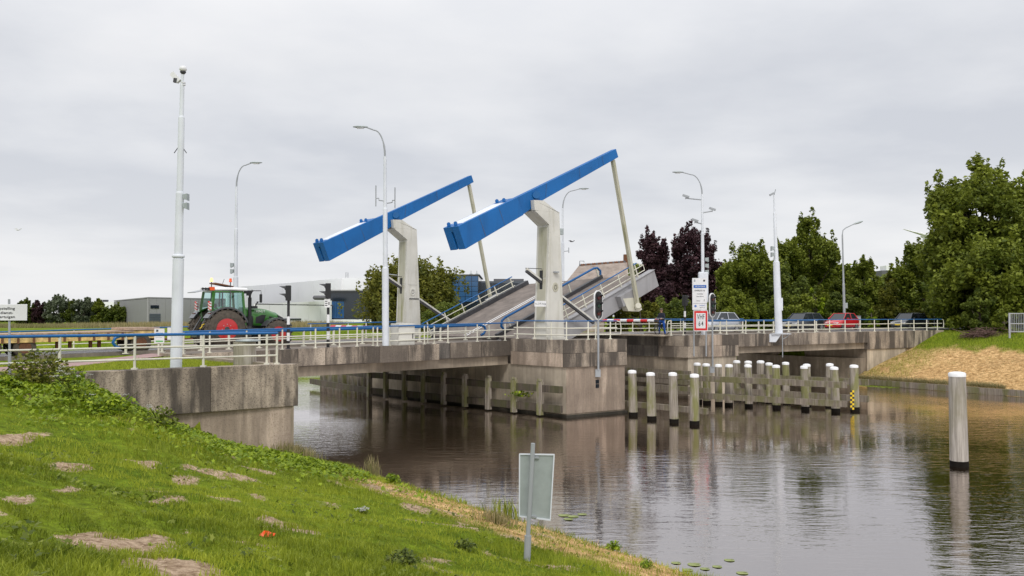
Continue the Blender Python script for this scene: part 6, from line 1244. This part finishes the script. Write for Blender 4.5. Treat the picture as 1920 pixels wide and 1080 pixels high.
grassy('grass', 'short lively green grass on the near bank in the foreground', x[nearm], y[nearm], z[nearm]-.01, h[nearm], wd_[nearm]*1.15, tint[nearm], 'grass_blade', 72, .9, 2, .3)
fa = ~nearm; grassy('grass', 'green grass on the bank slope below the wing wall', x[fa], y[fa], z[fa]-.01, h[fa]*1.1, wd_[fa]*1.3, tint[fa], 'grass_blade', 73, .8)
# straw along the water edge
x, y, g = wedge(60000, 9, 40, .8, -30, 42, seed=74); dm, hm_ = masks(x, y); ok = (tcoord(x, y)[0] < 0) & (g.random(len(x)) < hm_) & (wing_side(x, y) < -.1); x, y = x[ok], y[ok]; r = np.hypot(x, y)
grassy('straw', 'cut straw lying along the near water edge', x, y, hgt(x, y)-.005, .03+.07*g.random(len(x)), .004+.0006*r, g.random(len(x)), 'hay', 75, 4.5)
# straw and grass on the far right bank
g = np.random.default_rng(76); n = 90000; tt = TR+g.uniform(0, 15, n); w_ = g.uniform(-48, 5, n); x, y = OX+tt*NX+w_*DX, OY+tt*NY+w_*DY; v_ = (x-Bx)*VX+(y-By)*VY; ok = v_ < -.3; x, y = x[ok], y[ok]; dm, hm_ = masks(x, y); hh = g.random(len(x)) < hm_; shade_ = np.clip(1-sstep(-7, -1.5, (x-Bx)*VX+(y-By)*VY), 0, 1)
grassy('straw', 'mown straw covering the slope of the far right bank', x[hh], y[hh], hgt(x[hh], y[hh])-.02, .05+.10*g.random(hh.sum()), .03, g.random(hh.sum()), 'hay', 77, 4.0)
gg = ~hh; grassy('grass', 'green grass on top of the far right bank', x[gg], y[gg], hgt(x[gg], y[gg])-.02, .10+.18*g.random(gg.sum()), .03, g.random(gg.sum())*.9, 'grass_blade', 78, .8)
# overhanging tufts at quay
g = np.random.default_rng(79); n = 18000; tt = TR+.25+np.abs(g.normal(0, .25, n)); w_ = g.uniform(-46, 3, n); x, y = OX+tt*NX+w_*DX, OY+tt*NY+w_*DY; k = fnoise(x, y, .5, 80) > .36; x, y = x[k], y[k]
grassy('bank_grass', 'dry grass tufts hanging over the timber edge of the far bank', x, y, hgt(x, y)-.02, .12+.3*g.random(len(x)), .03, g.random(len(x)), 'reed', 81, 1.6)
# lawn behind the wing wall and meadow edges
g = np.random.default_rng(82); n = 60000; u_ = g.uniform(-34, -19, n); v_ = g.uniform(-12.9, -1.5, n); x = Bx+UX*u_+VX*v_; y = By+UY*u_+VY*v_
lo = np.interp(u_, [-40, -30, -24, -21, -18.9], [-5.6, -4, -2, .6, 2.8]); lo2 = np.interp(u_, [-40, -30, -24, -21, -18.9], [-8.6, -7, -4.6, -1.6, .2]); ok = ((v_ > lo) | (v_ < lo2)) & (wing_side(x, y) > .6); x, y = x[ok], y[ok]
grassy('grass', 'bright green lawn between wing wall and cycle path', x, y, hgt(x, y)-.01, .05+.07*g.random(len(x)), .03, .3+.7*g.random(len(x)), 'grass_blade', 83, .8)
g = np.random.default_rng(84); n = 26000; x = g.uniform(-110, 5, n); y = g.uniform(62, 160, n); ok = ((x-Bx)*VX+(y-By)*VY > 14) & ((x-Bx)*UX+(y-By)*UY < -19); x, y = x[ok], y[ok]
grassy('meadow_grass', 'meadow grass beyond the road at left', x, y, hgt(x, y)-.02, .1+.25*g.random(len(x)), .09, g.random(len(x))*.8, 'grass_blade', 85, .7)
g = np.random.default_rng(86); n = 30000; x = g.uniform(-150, -30, n); y = 175+g.uniform(-8, 12, n)+.1*x; k = fnoise(x, y, .06, 3); grassy('reeds', 'band of tall reddish reeds in the meadow before the left trees', x, y, np.full(n, -1.0), (.6+1.0*k)*(.7+.5*g.random(n)), .16, np.clip(k+.4*g.random(n)-.2, 0, 1), 'reed', 87, .4)
# leafy ground cover below the wing wall (lobed leaves)
def lobed(name, label, x, y, z, s, tint, mat, seed, kind='stuff', cat='ground cover', tilt=.5):
    g = np.random.default_rng(seed); n = len(x); K = 10; ang = np.linspace(0, 2*np.pi, K, endpoint=False)[None, :]+g.uniform(0, 6.28, n)[:, None]; rad = np.where(np.arange(K) % 2 == 0, 1, .55)[None, :]*s[:, None]*(.85+.3*g.random((n, K)))
    tx_, ty_ = g.normal(0, tilt, n), g.normal(0, tilt, n); lx, ly = np.cos(ang)*rad, np.sin(ang)*rad; px_ = x[:, None]+lx; py_ = y[:, None]+ly; pz = z[:, None]+lx*tx_[:, None]+ly*ty_[:, None]-.12*rad
    ring = np.stack([px_, py_, pz], -1); c = np.stack([x, y, z], -1)[:, None, :]; v = np.concatenate([c, ring], 1).reshape(-1, 3); b = np.arange(n)*(K+1)
    f = np.concatenate([np.stack([b, b+1+k, b+1+(k+1) % K], 1) for k in range(K)]); me = npmesh(name, v, f, mat, {'tint': np.repeat(tint, K+1)}, 3); o = bpy.data.objects.new(name, me); COL.objects.link(o)
    if label: tag(o, label, cat, kind=kind)
    return o
g = np.random.default_rng(90); n = 75000; tt = -g.uniform(1.6, 11.5, n); w_ = g.uniform(5, 19, n); x, y = OX+tt*NX+w_*DX, OY+tt*NY+w_*DY
band = np.exp(-((w_-8.0)/3.4)**2)*1.15*(fnoise(x, y, .8, 91) > .43)*(tt < -1.8); ok = (g.random(n) < band*.8) & (wing_side(x, y) < -.25); x, y = x[ok], y[ok]
lobed('ground_cover', 'lobed weed leaves carpeting the slope below the wing wall', x, y, hgt(x, y)+.05+.16*g.random(len(x)), .028+.036*g.random(len(x)), np.clip(g.random(len(x))*.7+.3*fnoise(x, y, 1, 5), 0, 1), 'leaf_light', 92)
g = np.random.default_rng(93); x, y, _ = wedge(9000, 6, 26, .8, -30, 32, seed=94); t_, w_ = tcoord(x, y); ok = (t_ < -.6) & (fnoise(x, y, .7, 95) > .62) & (wing_side(x, y) < -.3); x, y = x[ok], y[ok]
lobed('ground_cover', 'scattered dark nettle like weeds in the foreground grass', x, y, hgt(x, y)+.03+.08*g.random(len(x)), .022+.02*g.random(len(x)), g.random(len(x)), 'leaf_green', 96)
def plant(label, px, py, h, r, n, mat, seed, leaf=.05, cat='plant', name='wild_plant', stems=7, flowers=0, lob=True, z_up=0):
    p = gp(px, py); g = np.random.default_rng(seed); t = thing(name, p, label, cat); d = g.normal(size=(n, 3)); d[:, 2] = np.abs(d[:, 2]); d /= np.linalg.norm(d, axis=1)[:, None]; rr = g.random(n)**.45
    x, y, z = p.x+d[:, 0]*rr*r, p.y+d[:, 1]*rr*r, p.z+.02+d[:, 2]*rr*h+z_up
    o = lobed('foliage', None, x, y, z, leaf*(.6+.7*g.random(n)), g.random(n), mat, seed+1); me = o.data; o.parent = t; o.location = -ORG[t.name]; ORG[o.name] = ORG[t.name]
    for k in range(stems):
        a = g.uniform(0, 6.28); rr_ = g.uniform(.2, .9)*r; e = p+Vector((math.cos(a)*rr_, math.sin(a)*rr_, h*g.uniform(.7, 1.1))); q = MB(); q.tube([p, p.lerp(e, .5)+Vector((0, 0, .06*h)), e], .006, 4)
        s_ = build('stem', q, 'leaf_olive', t)
        if k < flowers:
            q = MB(); [q.lathe((e.x+g.normal(0, .04), e.y+g.normal(0, .04), e.z+g.normal(0, .01)), [(.004, 0), (.018, .01), (.004, .014)], 5) for _ in range(12)]; fo = build('flower', q, 'flower_white', s_)
    return t
plant('leafy bramble bush growing over the left end of the wing wall', 72, 725, .95, .95, 1500, 'leaf_olive', 101, .05, 'bush', 'bramble_bush', 16)
plant('bright green plant at the foot of the text sign', 14, 735, .4, .35, 260, 'leaf_light', 103, .06)
plant('flowering umbel weed against the wing wall', 140, 752, .75, .55, 420, 'leaf_light', 105, .045, stems=12, flowers=8)
plant('bushy green weed left of the leaf covered slope', 205, 775, .45, .7, 600, 'leaf_light', 107, .055, stems=6, flowers=2)
plant('umbel weed beside the lower wing wall', 300, 800, .5, .45, 260, 'leaf_green', 109, .045, stems=7, flowers=4)
plant('dark leafy nettle clump in the foreground grass', 752, 1062, .2, .26, 320, 'leaf_dark', 111, .028, stems=3)
plant('dark weed clump left of the sign post', 870, 1030, .16, .22, 200, 'leaf_dark', 113, .028, stems=2)
plant('light green leafy plant at the water edge', 736, 908, .32, .25, 220, 'leaf_light', 115, .05, stems=3)
plant('pale green plant at the water edge right of the sign post', 1150, 1032, .2, .2, 160, 'leaf_light', 117, .035, stems=3)
plant('small round yellow green plant near the water edge', 1213, 1066, .14, .16, 150, 'leaf_light', 119, .028, stems=2)
plant('white flower cluster low in the grass', 680, 962, .08, .10, 60, 'leaf_green', 121, .02, stems=5, flowers=5)
# reed tufts by the water
def tuft(label, px, py, n, h, r, mat, seed, name='reed_tuft', cat='reeds'):
    p = gp(px, py); g = np.random.default_rng(seed); x = p.x+g.normal(0, r, n); y = p.y+g.normal(0, r, n); z = np.maximum(hgt(x, y), WAT-.1); o = grassy(name, label, x, y, z, h*(.5+.6*g.random(n)), .010+.0004*p.y, g.random(n), mat, seed, .55, 2, .3, kind=None, cat=cat)
tuft('tall dry reed stalks at the water edge below the wing wall', 698, 892, 70, .75, .12, 'reed', 131)
tuft('brown grass tuft at the water edge left of the sign post', 935, 985, 260, .38, .2, 'reed', 132)
tuft('green grass tuft at the water edge behind the brown one', 950, 972, 120, .6, .2, 'grass_blade', 133)
tuft('yellowish grass tuft at the foot of the wing wall end', 556, 856, 500, .5, .35, 'reed', 134)
# lily pads
def pad(label, px, py, r):
    p = at(px, py, WAT+.012); q = MB(); n = 16; vs = [p]+[p+Vector((r*math.cos(a)*(1+.05*math.sin(5*a)), r*math.sin(a), .004*math.sin(3*a))) for a in [.3+2*math.pi*.93*k/n for k in range(n+1)]]; q.add(vs, [(0, k+1, k+2) for k in range(n)]); m2 = MB(); m2.add([v+Vector((0, 0, -.006)) for v in vs], [(0, k+2, k+1) for k in range(n)]); q.add(m2.v, m2.f); build('lily_pad', q, 'pad_green', None, loc=p, label=label, cat='lily pad', group='lily pads near the bank')
plain('pad_green', (.22, .26, .06), .4, 0, .25, 3)
for i, (px, py) in enumerate(((1058, 966), (1075, 968), (1092, 964), (1066, 973), (1268, 1055), (1302, 1058), (1322, 1066), (1345, 1062), (1368, 1050), (1290, 1068), (1392, 1074))): pad(['lily pad nearest the sign post', 'lily pad in the middle of the upper group', 'right lily pad of the upper group', 'lowest lily pad of the upper group', 'leftmost lily pad in the lower right group', 'lily pad touching the bank grass', 'lily pad in the heart of the lower group', 'large lily pad right of the heart of the lower group', 'topmost lily pad of the lower group', 'lowest left lily pad by the bank', 'single lily pad farthest right'][i], px, py, R.uniform(.10, .17))
g = np.random.default_rng(140); n = 1500; tt = TR-np.abs(g.normal(0, .5, n))-.1; w_ = g.uniform(-40, -8, n); x, y = OX+tt*NX+w_*DX, OY+tt*NY+w_*DY; k = fnoise(x, y, .25, 141) > .5; x, y = x[k], y[k]
lobed('duckweed', 'floating green weed along the far bank edge', x, y, np.full(len(x), WAT+.012), .10+.12*g.random(len(x)), g.random(len(x)), 'leaf_light', 142, tilt=.004)
# brush pile, litter, fender weed
p = gp(1845, 632); g = np.random.default_rng(150); n = 900; x = p.x+g.normal(0, 1.2, n); y = p.y+g.normal(0, .8, n)
t = thing('brush_pile', p, 'heap of reddish brown cut branches below the dark bush', 'brush pile')
plain('twig', (.13, .075, .06), .9, 0, .3)
q = MB()
for k in range(260): a = g.uniform(0, 6.28); c = Vector((p.x+g.normal(0, .8), p.y+g.normal(0, .5), p.z+abs(g.normal(0, .28)))); d = Vector((math.cos(a), math.sin(a), g.uniform(-.2, .5)))*.5; q.tube([c-d, c+d], .025, 3, None, False)
build('branches', q, 'twig', t)['kind'] = 'stuff'
p = gp(498, 1007); q = MB(); t = thing('litter', p, 'crumpled orange plastic litter lying in the grass', 'litter')
q.add([p+Vector(v)*.8 for v in ((-.12, 0, .02), (-.05, -.03, .07), (.0, .02, .05), (.05, -.02, .10), (.09, .02, .06), (.14, -.02, .02), (.03, -.06, .01), (-.07, -.06, .03), (-.03, .05, .09), (.16, .0, .06))], [(0, 7, 1), (1, 7, 6), (1, 6, 2), (2, 6, 3), (3, 6, 5), (3, 5, 4), (2, 3, 8), (4, 5, 9), (0, 1, 8), (1, 2, 8)]); o = build('wrapper', q, 'orange', t); md = o.modifiers.new('s', 'SOLIDIFY'); md.thickness = .004
bp2 = W(-.5, -1.5, -3.1)
g = np.random.default_rng(160); n = 130; t = thing('wild_plant', bp2, 'small green weed growing on the timber fender of the big pier', 'plant'); o = lobed('foliage', None, bp2.x+g.normal(0, .3, n), bp2.y+g.normal(0, .2, n), bp2.z+abs(g.normal(0, .18, n)), .05+.04*g.random(n), g.random(n), 'leaf_light', 161); o.parent = t; o.location = -ORG[t.name]
